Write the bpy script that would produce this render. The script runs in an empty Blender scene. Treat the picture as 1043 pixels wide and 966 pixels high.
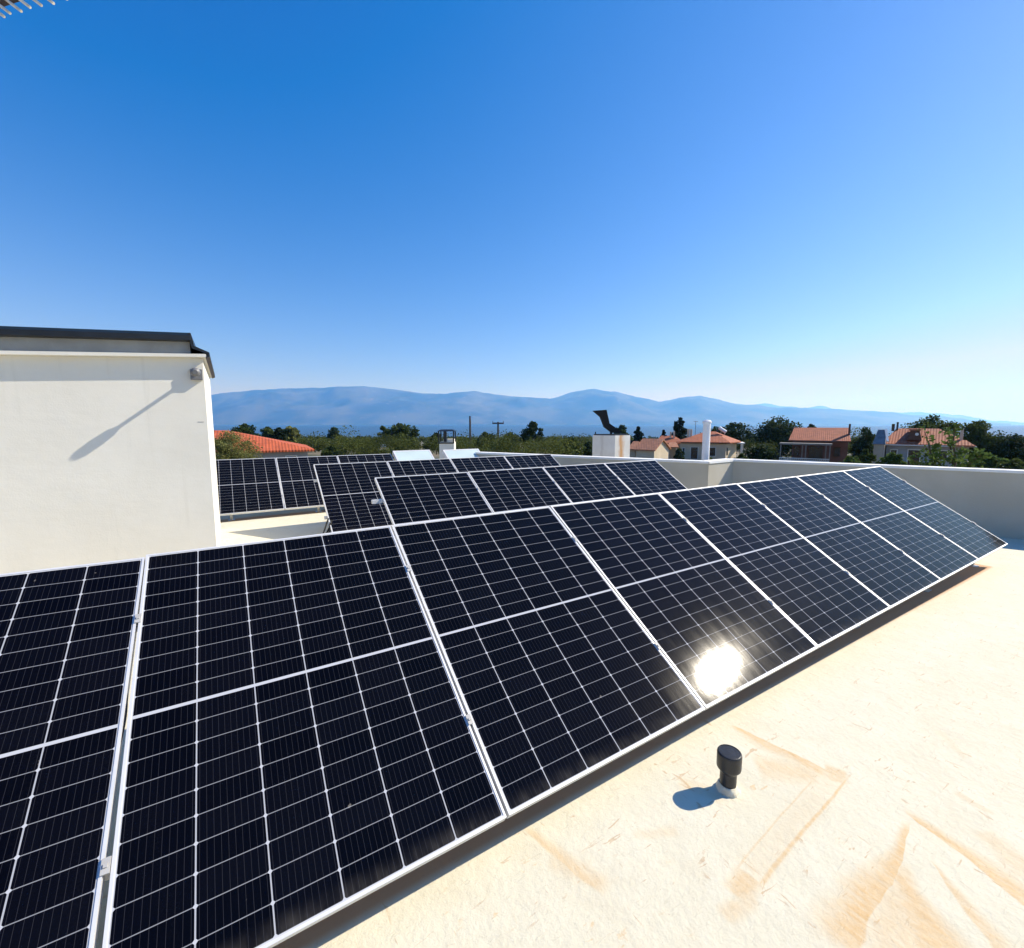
import bpy, bmesh, math, random
import numpy as np
from mathutils import Vector, Matrix
R = math.radians
scene = bpy.context.scene
col = scene.collection

# ------------------------------------------------------------------ camera, sky, sun, exposure
CAM = Vector((-0.7719, -1.2502, 1.4020)); PSI = 0.56269; PITCH = 0.11093; FPX = 457.273
FWD = Vector((math.sin(PSI)*math.cos(PITCH), math.cos(PSI)*math.cos(PITCH), -math.sin(PITCH)))
RGT = Vector((math.cos(PSI), -math.sin(PSI), 0)); DWN = FWD.cross(RGT)
cd = bpy.data.cameras.new('camera'); cam = bpy.data.objects.new('camera', cd); col.objects.link(cam)
cam.location = CAM
cam.rotation_euler = Matrix((RGT, -DWN, -FWD)).transposed().to_euler()
cd.sensor_width = 36.0; cd.lens = FPX/1043*36.0; cd.clip_start = 0.05; cd.clip_end = 150000
scene.camera = cam

SUN_AZ, SUN_EL = R(106.0), R(38.5)             # azimuth from +Y towards +X
SUN = Vector((math.sin(SUN_AZ)*math.cos(SUN_EL), math.cos(SUN_AZ)*math.cos(SUN_EL), math.sin(SUN_EL)))
w = bpy.data.worlds.new('World'); scene.world = w; w.use_nodes = True
nt = w.node_tree; nt.nodes.clear()
sky = nt.nodes.new('ShaderNodeTexSky'); sky.sky_type = 'NISHITA'; sky.sun_disc = False
sky.sun_elevation = SUN_EL; sky.sun_rotation = SUN_AZ
sky.air_density = 1.0; sky.dust_density = 0.25; sky.ozone_density = 3.0; sky.altitude = 20
# deepen the blue of the clear sky: scale the channels, take a little red out of all of it
sv = nt.nodes.new('ShaderNodeVectorMath'); sv.operation = 'MULTIPLY_ADD'; sv.inputs[1].default_value = (1.06, .93, 1.08); sv.inputs[2].default_value = (-.97, -.43, .68)
mn_ = nt.nodes.new('ShaderNodeVectorMath'); mn_.operation = 'MINIMUM'; mn_.inputs[1].default_value = (5.1, 5.2, 7.2)
hs = nt.nodes.new('ShaderNodeVectorMath'); hs.operation = 'MAXIMUM'; hs.inputs[1].default_value = (0, 0, 0)
bg = nt.nodes.new('ShaderNodeBackground'); bg.inputs['Strength'].default_value = 0.095
wo = nt.nodes.new('ShaderNodeOutputWorld')
nt.links.new(sky.outputs[0], sv.inputs[0]); nt.links.new(sv.outputs[0], hs.inputs[0]); nt.links.new(hs.outputs[0], mn_.inputs[0]); nt.links.new(mn_.outputs[0], bg.inputs['Color'])
nt.links.new(bg.outputs[0], wo.inputs['Surface'])
sd = bpy.data.lights.new('sun', 'SUN'); sd.energy = 5.0; sd.angle = R(0.53); sd.color = (1.0, 0.96, 0.89)
so = bpy.data.objects.new('sun', sd); col.objects.link(so); so.rotation_euler = (-SUN).to_track_quat('-Z', 'Y').to_euler()
so.location = (20, -6, 20)
vs = scene.view_settings
vs.view_transform = 'Standard'; vs.look = 'None'; vs.exposure = 0.52; vs.gamma = 1.0; vs.use_curve_mapping = False
scene.cycles.volume_bounces = 2
scene.cycles.max_bounces = 8

# ------------------------------------------------------------------ placing helpers
def ray(px, py): return FWD + RGT*((px-521.5)/FPX) + DWN*((py-483.0)/FPX)
FH = Vector((math.sin(PSI), math.cos(PSI), 0))
def at(px, py, depth):
    d = ray(px, py); return CAM + d*(depth/d.dot(FH))
def on_y(px, py, y):
    d = ray(px, py); return CAM + d*((y-CAM.y)/d.y)
def on_z(px, py, z):
    d = ray(px, py); return CAM + d*((z-CAM.z)/d.z)

# ------------------------------------------------------------------ object helpers
def tag(o, label=None, cat=None, group=None, kind=None):
    if label: o['label'] = label
    if cat: o['category'] = cat
    if group: o['group'] = group
    if kind: o['kind'] = kind
    return o
def empty(name, loc=(0, 0, 0), rz=0, label=None, cat=None, group=None):
    o = bpy.data.objects.new(name, None); col.objects.link(o); o.empty_display_size = 0.2
    o.location = loc; o.rotation_euler = (0, 0, rz)
    return tag(o, label, cat, group)
class MB:
    def __init__(s): s.v = []; s.f = []; s.smooth = []
    def add(s, vs, fs, smooth=False):
        b = len(s.v); s.v += [tuple(v) for v in vs]; s.f += [tuple(b+i for i in f) for f in fs]; s.smooth += [smooth]*len(fs); return s
    def box(s, x0, x1, y0, y1, z0, z1):
        return s.hexa([(x0,y0,z0),(x1,y0,z0),(x1,y1,z0),(x0,y1,z0)], [(x0,y0,z1),(x1,y0,z1),(x1,y1,z1),(x0,y1,z1)])
    def hexa(s, lo, hi):
        n = len(lo)
        return s.add(list(lo)+list(hi), [tuple(range(n-1, -1, -1)), tuple(range(n, 2*n))]+[(i, (i+1) % n, n+(i+1) % n, n+i) for i in range(n)])
    def prism(s, poly, z0, z1):
        return s.hexa([(p[0], p[1], z0) for p in poly], [(p[0], p[1], z1) for p in poly])
    def lathe(s, prof, c=(0, 0, 0), n=32):
        vs = []; fs = []
        for r, z in prof:
            for k in range(n):
                a = 2*math.pi*k/n; vs.append((c[0]+r*math.cos(a), c[1]+r*math.sin(a), c[2]+z))
        m = len(prof)
        for j in range(m-1):
            for k in range(n): fs.append((j*n+k, j*n+(k+1) % n, (j+1)*n+(k+1) % n, (j+1)*n+k))
        s.add(vs, fs, True)
        s.add(vs[:n], [tuple(range(n-1, -1, -1))]); s.add(vs[-n:], [tuple(range(n))]); return s
    def tube(s, pts, rad, n=8):
        pts = [Vector(p) for p in pts]
        rad = rad if isinstance(rad, (list, tuple)) else [rad]*len(pts)
        vs = []; fs = []
        for i, p in enumerate(pts):
            t = (pts[min(i+1, len(pts)-1)]-pts[max(i-1, 0)]).normalized()
            u = t.cross(Vector((0, 0, 1)))
            if u.length < 1e-3: u = t.cross(Vector((1, 0, 0)))
            u.normalize(); v = t.cross(u)
            for k in range(n):
                a = 2*math.pi*k/n; vs.append(p+(u*math.cos(a)+v*math.sin(a))*rad[i])
        for i in range(len(pts)-1):
            for k in range(n): fs.append((i*n+k, (i+1)*n+k, (i+1)*n+(k+1) % n, i*n+(k+1) % n))
        s.add(vs, fs, True); s.add(vs[:n], [tuple(range(n))]); s.add(vs[-n:], [tuple(range(n-1, -1, -1))]); return s
    def bar(s, a, b, wx, wz):
        a, b = Vector(a), Vector(b); t = (b-a).normalized(); u = t.cross(Vector((0, 0, 1)))
        if u.length < 1e-3: u = Vector((1, 0, 0))
        u.normalize(); v = u.cross(t)
        q = [u*sx*wx/2+v*sz*wz/2 for sx, sz in ((-1, -1), (1, -1), (1, 1), (-1, 1))]
        return s.hexa([a+k for k in q], [b+k for k in q])
    def mesh(s, name, mat, bevel=0):
        me = bpy.data.meshes.new(name); me.from_pydata(s.v, [], s.f)
        bm = bmesh.new(); bm.from_mesh(me)
        if not any(s.smooth): bmesh.ops.remove_doubles(bm, verts=bm.verts, dist=1e-6)
        bmesh.ops.recalc_face_normals(bm, faces=bm.faces)
        if bevel: bmesh.ops.bevel(bm, geom=bm.edges[:], offset=bevel, segments=2, affect='EDGES', profile=0.6)
        bm.to_mesh(me); bm.free()
        if any(s.smooth) and len(me.polygons) == len(s.smooth): me.polygons.foreach_set('use_smooth', s.smooth)
        me.materials.append(mat)
        if any(s.smooth): me.set_sharp_from_angle(angle=R(35))
        return me
    def build(s, name, mat, parent=None, bevel=0):
        o = bpy.data.objects.new(name, s.mesh(name, mat, bevel)); col.objects.link(o)
        if parent: o.parent = parent
        return o

# ------------------------------------------------------------------ material helpers
class NB:
    def __init__(s, name):
        s.m = bpy.data.materials.new(name); s.m.use_nodes = True; s.t = s.m.node_tree
        s.p = s.t.nodes['Principled BSDF']; s.out = s.t.nodes['Material Output']
    def n(s, kind, **kw):
        nd = s.t.nodes.new('ShaderNode'+kind)
        for k, v in kw.items(): setattr(nd, k, v)
        return nd
    def put(s, sock, v):
        if isinstance(v, bpy.types.NodeSocket): s.t.links.new(v, sock)
        elif v is not None: sock.default_value = v
    def math(s, op, a, b=None, c=None, clamp=False):
        nd = s.n('Math', operation=op); nd.use_clamp = clamp; s.put(nd.inputs[0], a)
        if b is not None: s.put(nd.inputs[1], b)
        if c is not None: s.put(nd.inputs[2], c)
        return nd.outputs[0]
    def mix(s, f, a, b):
        nd = s.n('Mix', data_type='RGBA'); s.put(nd.inputs[0], f); s.put(nd.inputs[6], rgb(a)); s.put(nd.inputs[7], rgb(b)); return nd.outputs[2]
    def step(s, v, a, b, lo=0., hi=1.):
        nd = s.n('MapRange', interpolation_type='SMOOTHSTEP'); s.put(nd.inputs[0], v); s.put(nd.inputs[1], a); s.put(nd.inputs[2], b)
        s.put(nd.inputs[3], lo); s.put(nd.inputs[4], hi); return nd.outputs[0]
    def pos(s, scale=(1, 1, 1), rot=(0, 0, 0), loc=(0, 0, 0)):
        tc = s.n('TexCoord'); mp = s.n('Mapping'); s.t.links.new(tc.outputs['Object'], mp.inputs[0])
        mp.inputs['Scale'].default_value = scale; mp.inputs['Rotation'].default_value = rot; mp.inputs['Location'].default_value = loc
        return mp.outputs[0]
    def noise(s, vec, scale, detail=4, rough=.55, dist=0.):
        nd = s.n('TexNoise'); s.put(nd.inputs['Vector'], vec); nd.inputs['Scale'].default_value = scale
        nd.inputs['Detail'].default_value = detail; nd.inputs['Roughness'].default_value = rough; nd.inputs['Distortion'].default_value = dist
        return nd.outputs[0]
    def bump(s, h, strength=.3, dist=.01):
        nd = s.n('Bump'); nd.inputs['Strength'].default_value = strength; nd.inputs['Distance'].default_value = dist
        s.put(nd.inputs['Height'], h); s.t.links.new(nd.outputs[0], s.p.inputs['Normal'])
    def set(s, color=None, rough=None, metal=None, **kw):
        if color is not None: s.put(s.p.inputs['Base Color'], rgb(color))
        if rough is not None: s.put(s.p.inputs['Roughness'], rough)
        if metal is not None: s.put(s.p.inputs['Metallic'], metal)
        for k, v in kw.items(): s.put(s.p.inputs[k.replace('_', ' ')], v)
        return s
def rgb(c): return (*c, 1.0) if isinstance(c, tuple) and len(c) == 3 else c

def plain(name, c, rough=.7, metal=0., var=.12, scale=3., bump=.0, bscale=40.):
    b = NB(name); p = b.pos(); n = b.noise(p, scale, 5)
    dark = tuple(x*(1-var) for x in c); light = tuple(min(1, x*(1+var)) for x in c)
    b.set(b.mix(b.step(n, .3, .7), dark, light), rough, metal)
    if bump: b.bump(b.noise(p, bscale, 4), bump)
    return b.m

M = {}
M['alu'] = plain('anodised_aluminium', (.66, .66, .66), .5, .25, .05, 8)
M['clamp'] = plain('dull_clamp_metal', (.42, .41, .39), .6, .1, .08, 12)
M['steel'] = plain('galvanised_steel', (.55, .55, .54), .45, .6, .12, 12)
M['plastic'] = plain('black_plastic', (.018, .018, .02), .42, 0, .2, 20, .15, 90)
M['cable'] = plain('black_cable', (.02, .02, .02), .5)
b = NB('white_render'); p = b.pos(); n = b.noise(p, 1.1, 6, .6); tr_ = b.noise(b.pos((2.5, 1, 9), (0, R(25), 0)), 1.5, 5, .6); stk = b.noise(b.pos((7, 7, .5)), 1.6, 4)
c = b.mix(b.step(n, .3, .72), (.73, .695, .605), (.79, .755, .665)); c = b.mix(b.math('MULTIPLY', b.step(tr_, .45, .75), .25), c, (.70, .68, .61)); c = b.mix(b.math('MULTIPLY', b.step(stk, .58, .74), .16), c, (.52, .49, .41))
b.set(c, .88); b.bump(b.math('ADD', b.math('MULTIPLY', b.noise(p, 70, 4), .3), b.math('ADD', b.noise(p, 6, 5), b.math('MULTIPLY', tr_, .8))), .16, .012); M['render'] = b.m
M['darkmetal'] = plain('dark_metal', (.014, .016, .02), .4, .2, .25, 6)
M['navy'] = plain('navy_roof_sheet', (.012, .03, .055), .35, .1, .2, 4)
M['lampgrey'] = plain('grey_lamp_paint', (.16, .16, .165), .5, 0, .1, 8); M['cowlblack'] = plain('sooty_metal', (.006, .006, .007), .8, 0, .2, 8)
M['grey'] = plain('grey_concrete', (.33, .33, .31), .9, 0, .12, 4, .2, 50)

# parapet: cream render with faint runs of dirt below the coping
b = NB('parapet_render'); p = b.pos(); n = b.noise(p, 1.1, 6); st = b.noise(b.pos((5, 5, .35)), 2.0, 4)
c = b.mix(b.step(n, .35, .7), (.47, .43, .34), (.53, .49, .395)); c = b.mix(b.math('MULTIPLY', b.step(st, .55, .75), .35), c, (.44, .41, .37))
b.set(c, .9); b.bump(b.noise(p, 45, 4), .2); M['parapet'] = b.m
M['coping'] = plain('white_coping', (.84, .83, .79), .7, 0, .05, 3, .1, 60)

# ---- module glass: 6 x 20 third-cut cells, busbars, white grid; UV in cell units
CW, CH = 1.0, 1.0
b = NB('solar_cells')
uv = b.n('UVMap'); sx = b.n('SeparateXYZ'); b.t.links.new(uv.outputs[0], sx.inputs[0]); u, v = sx.outputs[0], sx.outputs[1]
cwm, chm = 0.1825, 0.0735           # metres per cell
du = b.math('MULTIPLY', b.math('SUBTRACT', .5, b.math('ABSOLUTE', b.math('SUBTRACT', b.math('FRACT', u), .5))), cwm)
dv = b.math('MULTIPLY', b.math('SUBTRACT', .5, b.math('ABSOLUTE', b.math('SUBTRACT', b.math('FRACT', v), .5))), chm)
mu = b.step(du, .0016, .0024, 1, 0); mv = b.step(dv, .0008, .0014, 1, 0)
dia = b.step(b.math('ADD', du, dv), .0062, .0075, 1, 0)
cen = b.step(b.math('MULTIPLY', b.math('ABSOLUTE', b.math('SUBTRACT', v, 10.0)), chm), .0052, .0062, 1, 0)
inside = b.math('MULTIPLY', b.math('MULTIPLY', b.math('GREATER_THAN', u, 0.), b.math('LESS_THAN', u, 6.)),
                b.math('MULTIPLY', b.math('GREATER_THAN', v, 0.), b.math('LESS_THAN', v, 20.)))
grid = b.math('MAXIMUM', b.math('MAXIMUM', b.math('MULTIPLY', mu, .8), b.math('MULTIPLY', mv, .50)), b.math('MAXIMUM', dia, cen))
bb = b.math('MULTIPLY', b.math('ABSOLUTE', b.math('SUBTRACT', b.math('FRACT', b.math('MULTIPLY', u, 10.0)), .5)), cwm/10)
bus = b.step(bb, .00045, .0008, 1, 0)
ci = b.n('CombineXYZ'); b.put(ci.inputs[0], b.math('FLOOR', u)); b.put(ci.inputs[1], b.math('FLOOR', v))
oi = b.n('ObjectInfo'); b.put(ci.inputs[2], b.math('MULTIPLY', oi.outputs['Random'], 37.0))
wn = b.n('TexWhiteNoise'); b.t.links.new(ci.outputs[0], wn.inputs[0])
cell = b.mix(wn.outputs[0], (.0009, .0010, .0024), (.0022, .0024, .0046))
c = b.mix(b.math('MULTIPLY', bus, .16), cell, (.12, .12, .14))
c = b.mix(grid, c, (.45, .46, .49))
c = b.mix(inside, (.52, .53, .55), c)
# a thin film of dust, blotchy, run down in streaks
dn = b.noise(b.pos((7, 1.2, 1)), 1.6, 5, .6); d2 = b.noise(b.pos(), 160, 2)
dust = b.math('MULTIPLY', b.math('MULTIPLY', b.step(dn, .35, .8), b.step(d2, .35, .7)), .0035)
edge = b.math('MULTIPLY', b.step(v, -.1, .75, 1, 0), b.step(b.noise(b.pos((9, 3, 1)), 2.2, 4), .35, .75, .012, .075))   # dirt line above the lower frame
spots = b.math('MULTIPLY', b.step(b.noise(b.pos(), 26, 2, .4), .775, .80), .22)
c = b.mix(b.math('ADD', b.math('ADD', dust, edge), b.math('ADD', .0005, spots)), c, (.55, .5, .43))
gl = b.n('Bump'); gl.inputs['Strength'].default_value = .045; gl.inputs['Distance'].default_value = .002
b.put(gl.inputs['Height'], b.math('ADD', b.noise(b.pos((1, .35, 1)), 30, 3, .6), b.math('MULTIPLY', b.noise(b.pos(), 260, 2), .35))); b.t.links.new(gl.outputs[0], b.p.inputs['Normal'])
b.set(c, b.math('ADD', .066, b.math('MULTIPLY', b.step(dn, .3, .8), .03)), 0., IOR=1.20)
M['cells'] = b.m

# ---- roof screed: cream coating, trowel and brush marks, rusty stains of definite shape
def roof_material(name, patch=False):
    b = NB(name); p = b.pos()
    warp = b.n('TexNoise'); b.put(warp.inputs['Vector'], p); warp.inputs['Scale'].default_value = 2.6; warp.inputs['Detail'].default_value = 5
    vm = b.n('VectorMath', operation='SUBTRACT'); b.t.links.new(warp.outputs['Color'], vm.inputs[0]); vm.inputs[1].default_value = (.5, .5, .5)
    vk = b.n('VectorMath', operation='SCALE'); b.t.links.new(vm.outputs[0], vk.inputs[0]); vk.inputs['Scale'].default_value = .10
    va = b.n('VectorMath', operation='ADD'); b.t.links.new(p, va.inputs[0]); b.t.links.new(vk.outputs[0], va.inputs[1])
    s3 = b.n('SeparateXYZ'); b.t.links.new(va.outputs[0], s3.inputs[0]); X, Y = s3.outputs[0], s3.outputs[1]
    su = b.n('SeparateXYZ'); b.t.links.new(p, su.inputs[0]); XU, YU = su.outputs[0], su.outputs[1]
    def seg(a, bb, r0, r1, amt, X=X, Y=Y):            # soft mask round a line on the roof from a (half width r0) to b (half width r1)
        dx, dy = bb[0]-a[0], bb[1]-a[1]; L2 = dx*dx+dy*dy; L = math.sqrt(L2)
        px_, py_ = b.math('SUBTRACT', X, a[0]), b.math('SUBTRACT', Y, a[1])
        t = b.math('DIVIDE', b.math('ADD', b.math('MULTIPLY', px_, dx), b.math('MULTIPLY', py_, dy)), L2)
        d = b.math('ABSOLUTE', b.math('DIVIDE', b.math('SUBTRACT', b.math('MULTIPLY', px_, dy), b.math('MULTIPLY', py_, dx)), L))
        wd = b.math('ADD', r0, b.math('MULTIPLY', t, r1-r0))
        m = b.step(b.math('DIVIDE', d, b.math('MAXIMUM', wd, .002)), .15, 1.3, 1, 0)
        e = b.math('MULTIPLY', b.step(t, -.06, .10), b.step(t, .85, 1.08, 1, 0))
        return b.math('MULTIPLY', b.math('MULTIPLY', m, e), amt)
    XW, YW = b.math('ADD', XU, b.math('MULTIPLY', b.math('SUBTRACT', X, XU), .3)), b.math('ADD', YU, b.math('MULTIPLY', b.math('SUBTRACT', Y, YU), .3))
    def fan(a, bb, rr, rl, g0, amt):        # stain with its crisp and its soft side: rr to the right of a>b, rl to the left, growing from g0 to 1
        dx, dy = bb[0]-a[0], bb[1]-a[1]; L2 = dx*dx+dy*dy; L = math.sqrt(L2)
        px_, py_ = b.math('SUBTRACT', X, a[0]), b.math('SUBTRACT', Y, a[1])
        t = b.math('DIVIDE', b.math('ADD', b.math('MULTIPLY', px_, dx), b.math('MULTIPLY', py_, dy)), L2)
        ds = b.math('DIVIDE', b.math('DIVIDE', b.math('SUBTRACT', b.math('MULTIPLY', px_, dy), b.math('MULTIPLY', py_, dx)), L), b.math('MAXIMUM', b.math('ADD', b.math('ADD', g0, b.math('MULTIPLY', b.math('SUBTRACT', warp.outputs[0], .5), .9)), b.math('MULTIPLY', t, 1-g0)), .05))
        m = b.math('MULTIPLY', b.step(ds, -rl, -rl*.1), b.step(ds, rr*.1, rr, 1, 0))
        return b.math('MULTIPLY', b.math('MULTIPLY', m, b.math('MULTIPLY', b.step(t, -.04, .12), b.step(t, .9, 1.1, 1, 0))), amt)
    Z = lambda x, y: tuple(on_z(x, y, -.16)[:2])
    masks = [fan(Z(742, 738), Z(842, 786), .15, .012, .25, .62), seg(Z(770, 782), Z(830, 792), .10, .07, .40), seg(Z(838, 782), Z(862, 790), .05, .05, .5),
             fan(Z(930, 840), Z(868, 975), .17, .014, .10, .74), fan(Z(902, 884), Z(975, 985), .17, .13, .25, .62), fan(Z(916, 880), Z(915, 990), .14, .14, .3, .40),
             fan(Z(920, 826), Z(1060, 935), .014, .16, .15, .66), fan(Z(945, 880), Z(1025, 985), .02, .10, .2, .5), seg(Z(1000, 850), Z(1060, 900), .05, .08, .30),
             fan(Z(535, 846), Z(610, 912), .02, .09, .3, .46), seg(Z(560, 880), Z(600, 890), .04, .05, .25), seg(Z(690, 800), Z(740, 815), .04, .05, .28), seg(Z(765, 915), Z(735, 940), .03, .04, .35),
             seg(Z(975, 808), Z(1010, 830), .03, .02, .25), seg(Z(955, 742), Z(985, 772), .03, .02, .15), seg(Z(645, 850), Z(690, 850), .02, .03, .22)]
    masks += [seg(Z(835, 786), Z(742, 897), .004, .006, .40, XW, YW), seg(Z(865, 790), Z(768, 912), .006, .012, .62, XW, YW), seg(Z(846, 785), Z(853, 798), .05, .05, .5, XW, YW), seg(Z(764, 893), Z(748, 915), .05, .05, .55, XW, YW), seg(Z(850, 790), Z(757, 903), .06, .055, .16, XW, YW)]
    st = masks[0]
    for m in masks[1:]: st = b.math('MAXIMUM', st, m)
    shade_dirt = None  # run-off dirt plus painted shade tint, browns the shadow strip below each row
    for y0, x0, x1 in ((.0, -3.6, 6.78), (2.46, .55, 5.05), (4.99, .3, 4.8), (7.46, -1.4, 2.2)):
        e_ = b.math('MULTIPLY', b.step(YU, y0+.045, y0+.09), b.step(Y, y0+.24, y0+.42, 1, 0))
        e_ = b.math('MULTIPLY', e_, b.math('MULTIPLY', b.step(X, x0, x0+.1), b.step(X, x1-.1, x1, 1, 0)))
        shade_dirt = e_ if shade_dirt is None else b.math('MAXIMUM', shade_dirt, e_)
    comb = b.noise(b.pos((60, 6, 1), (0, 0, R(-20))), 1.0, 3); fine = b.noise(p, 38, 5, .65); mid = b.noise(p, 5.5, 6, .6); big = b.noise(p, 1.1, 4)
    st = b.math('MULTIPLY', st, b.step(b.math('ADD', b.math('MULTIPLY', fine, .5), b.math('MULTIPLY', comb, .5)), .34, .66, .62, 1.10))
    fl = b.math('MULTIPLY', b.step(b.noise(b.pos((9, 26, 1), (0, 0, R(35)), (3, 1, 0)), 1.3, 5, .6, .5), .635, .70), b.step(big, .45, .65))
    st = b.math('MAXIMUM', st, b.math('MULTIPLY', fl, .45))
    c = b.mix(b.step(mid, .3, .75), (.645, .60, .452), (.69, .645, .495))
    c = b.mix(b.math('MULTIPLY', b.step(big, .35, .7), .30), c, (.66, .605, .44))
    rn = b.noise(b.pos((1, 1, 1), (0, 0, 0), (4, 2, 0)), .9, 6, .62); ring = b.math('MULTIPLY', b.step(b.math('ABSOLUTE', b.math('SUBTRACT', rn, .52)), .004, .022, 1, 0), .22)
    foot = b.math('MULTIPLY', b.step(b.noise(b.pos((5, 11, 1), (0, 0, R(-50)), (1, 5, 0)), 1.0, 5, .7, .8), .62, .70), .22)
    c = b.mix(b.math('MAXIMUM', b.math('MULTIPLY', ring, .45), b.math('MULTIPLY', foot, .4)), c, (.56, .45, .29))
    mk = b.math('MAXIMUM', b.step(b.noise(b.pos((14, 70, 1), (0, 0, R(25)), (2, 7, 0)), .55, 3, .55, 1.0), .645, .68), b.step(b.noise(b.pos((60, 13, 1), (0, 0, R(-15)), (9, 1, 0)), .55, 3, .55, 1.0), .655, .69))
    c = b.mix(b.math('MULTIPLY', b.math('MULTIPLY', mk, b.step(mid, .42, .6)), .60), c, (.48, .30, .15))
    c = b.mix(b.math('MULTIPLY', st, 1.25, clamp=True), c, (.62, .415, .195)); c = b.mix(shade_dirt, c, (.54, .31, .165))
    specks = b.step(b.noise(p, 75, 2, .5), .735, .765); c = b.mix(b.math('MULTIPLY', specks, .35), c, (.35, .26, .17))
    b.set(c, .88)
    scr = b.noise(b.pos((30, 150, 1), (0, 0, R(30))), .6, 3, .5, 1.2)
    h = b.math('ADD', b.math('MULTIPLY', fine, .8), b.math('ADD', b.math('MULTIPLY', mid, 1.6), b.math('MULTIPLY', b.step(scr, .62, .74), .22)))
    b.bump(h, .55, .007)
    return b.m
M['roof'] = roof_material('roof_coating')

# ---- background materials
def tile(name, c, rows=7.0):
    b = NB(name); p = b.pos(); n = b.noise(p, 2.2, 5); f = b.noise(p, 14, 3)
    k = b.mix(b.step(n, .3, .7), tuple(x*.82 for x in c), tuple(min(1, x*1.15) for x in c)); k = b.mix(b.math('MULTIPLY', b.step(f, .5, .75), .35), k, tuple(x*.55 for x in c))
    wv = b.n('TexWave', bands_direction='X'); b.put(wv.inputs[0], p); wv.inputs['Scale'].default_value = 1.6; wv.inputs['Distortion'].default_value = .4
    b.set(k, .8); b.bump(wv.outputs[1], .35, .05); return b.m
M['tile'] = tile('terracotta_tile', (.36, .108, .046)); M['tile_red'] = tile('red_roof_tile', (.46, .095, .030)); M['tile_pale'] = tile('pale_terracotta_tile', (.42, .18, .095))
M['cream'] = plain('cream_wall', (.58, .48, .34), .9, 0, .08, .8, .1, 12); M['tan'] = plain('tan_wall', (.42, .34, .25), .9, 0, .08, .8)
M['brown'] = plain('red_brown_wall', (.18, .09, .065), .9, 0, .15, 1.); M['bluegrey'] = plain('grey_wall', (.34, .35, .36), .9, 0, .08, 1.)
M['slate'] = plain('slate_cladding', (.18, .19, .20), .8, 0, .2, 3.); M['trim'] = plain('white_trim', (.75, .73, .68), .7, 0, .04)
M['dark'] = plain('dark_opening', (.012, .012, .013), .25, 0, .2); M['wood'] = plain('brown_wood', (.10, .045, .025), .7, 0, .2, 5)
M['pole'] = plain('weathered_pole', (.07, .06, .055), .85, 0, .2, 2); M['bark'] = plain('bark', (.09, .07, .05), .95, 0, .3, 6, .5, 20)
M['duntrim'] = plain('weathered_trim', (.26, .235, .20), .8, 0, .12, 3)
M['tank'] = plain('white_tank', (.8, .8, .8), .35, 0, .03)
M['collector'] = plain('collector_glass', (.50, .60, .59), .22, 0, .05, 2.); M['reed'] = plain('bleached_reed', (.68, .62, .52), .7, 0, .2, 30); M['thatch'] = plain('brown_reed_mat', (.20, .14, .10), .9, 0, .3, 30)
M['sealant'] = plain('cream_sealant', (.66, .60, .45), .8, 0, .15, 30, .4, 60)

def leafmat(name, dark, light, trans=.22):
    b = NB(name); at_ = b.n('Attribute', attribute_name='tone'); n = b.noise(b.pos(), .6, 3)
    f = b.math('ADD', b.math('MULTIPLY', at_.outputs['Fac'], .75), b.math('MULTIPLY', n, .35), clamp=True)
    c = b.mix(f, dark, light); b.set(c, .85); b.p.inputs['Specular IOR Level'].default_value = .12
    tr = b.n('BsdfTranslucent'); b.t.links.new(c, tr.inputs[0]); mx = b.n('MixShader'); mx.inputs[0].default_value = trans
    b.t.links.new(b.p.outputs[0], mx.inputs[1]); b.t.links.new(tr.outputs[0], mx.inputs[2]); b.t.links.new(mx.outputs[0], b.out.inputs[0]); return b.m
M['leaf'] = leafmat('dark_foliage', (.014, .027, .009), (.058, .085, .024)); M['leaf_mid'] = leafmat('mid_foliage', (.026, .046, .012), (.105, .135, .034), .32)
M['leaf_olive'] = leafmat('olive_foliage', (.085, .100, .028), (.230, .235, .080), .3); M['leaf_light'] = leafmat('light_foliage', (.050, .085, .018), (.130, .190, .050), .35)
M['leaf_pine'] = leafmat('pine_foliage', (.010, .020, .010), (.030, .046, .020), .12)

# ------------------------------------------------------------------ ground, sea, mountains
def smooth(a, b, x): t = np.clip((x-a)/(b-a), 0, 1); return t*t*(3-2*t)
rs = np.concatenate([[0.], np.geomspace(12, 29000, 70)]); na = 96
def polar(zf, name, mat, rmin=0.):
    rr = rs[rs >= rmin]; A = np.arange(na)*2*math.pi/na
    vs = [(r*math.sin(a), r*math.cos(a), zf(r*math.sin(a), r*math.cos(a))) for r in rr for a in A]
    fs = [(i*na+k, i*na+(k+1) % na, (i+1)*na+(k+1) % na, (i+1)*na+k) for i in range(len(rr)-1) for k in range(na)]
    o = MB().add(vs, fs, True).build(name, mat); return o
FH2 = (FH.x, FH.y)
def ground_z(x, y):
    fd = x*FH2[0]+y*FH2[1]; side = abs(x*FH2[1]-y*FH2[0])
    return -4.4-min(26.0, max(0., fd-55)*.031)
b = NB('dry_ground'); p = b.pos(); n = b.noise(p, .05, 8, .65); n2 = b.noise(p, .9, 6)
c = b.mix(b.step(n, .4, .62), (.17, .135, .085), (.085, .095, .045)); c = b.mix(b.math('MULTIPLY', b.step(n2, .45, .7), .4), c, (.23, .19, .12)); b.set(c, .95); M['ground'] = b.m
tag(polar(ground_z, 'ground', M['ground']), kind='structure')
b = NB('sea_water'); p = b.pos((1, 1, 1)); b.set((.006, .035, .085), .30, 0., IOR=1.33); b.bump(b.noise(p, .12, 5), .35, 1.0); M['sea'] = b.m
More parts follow.
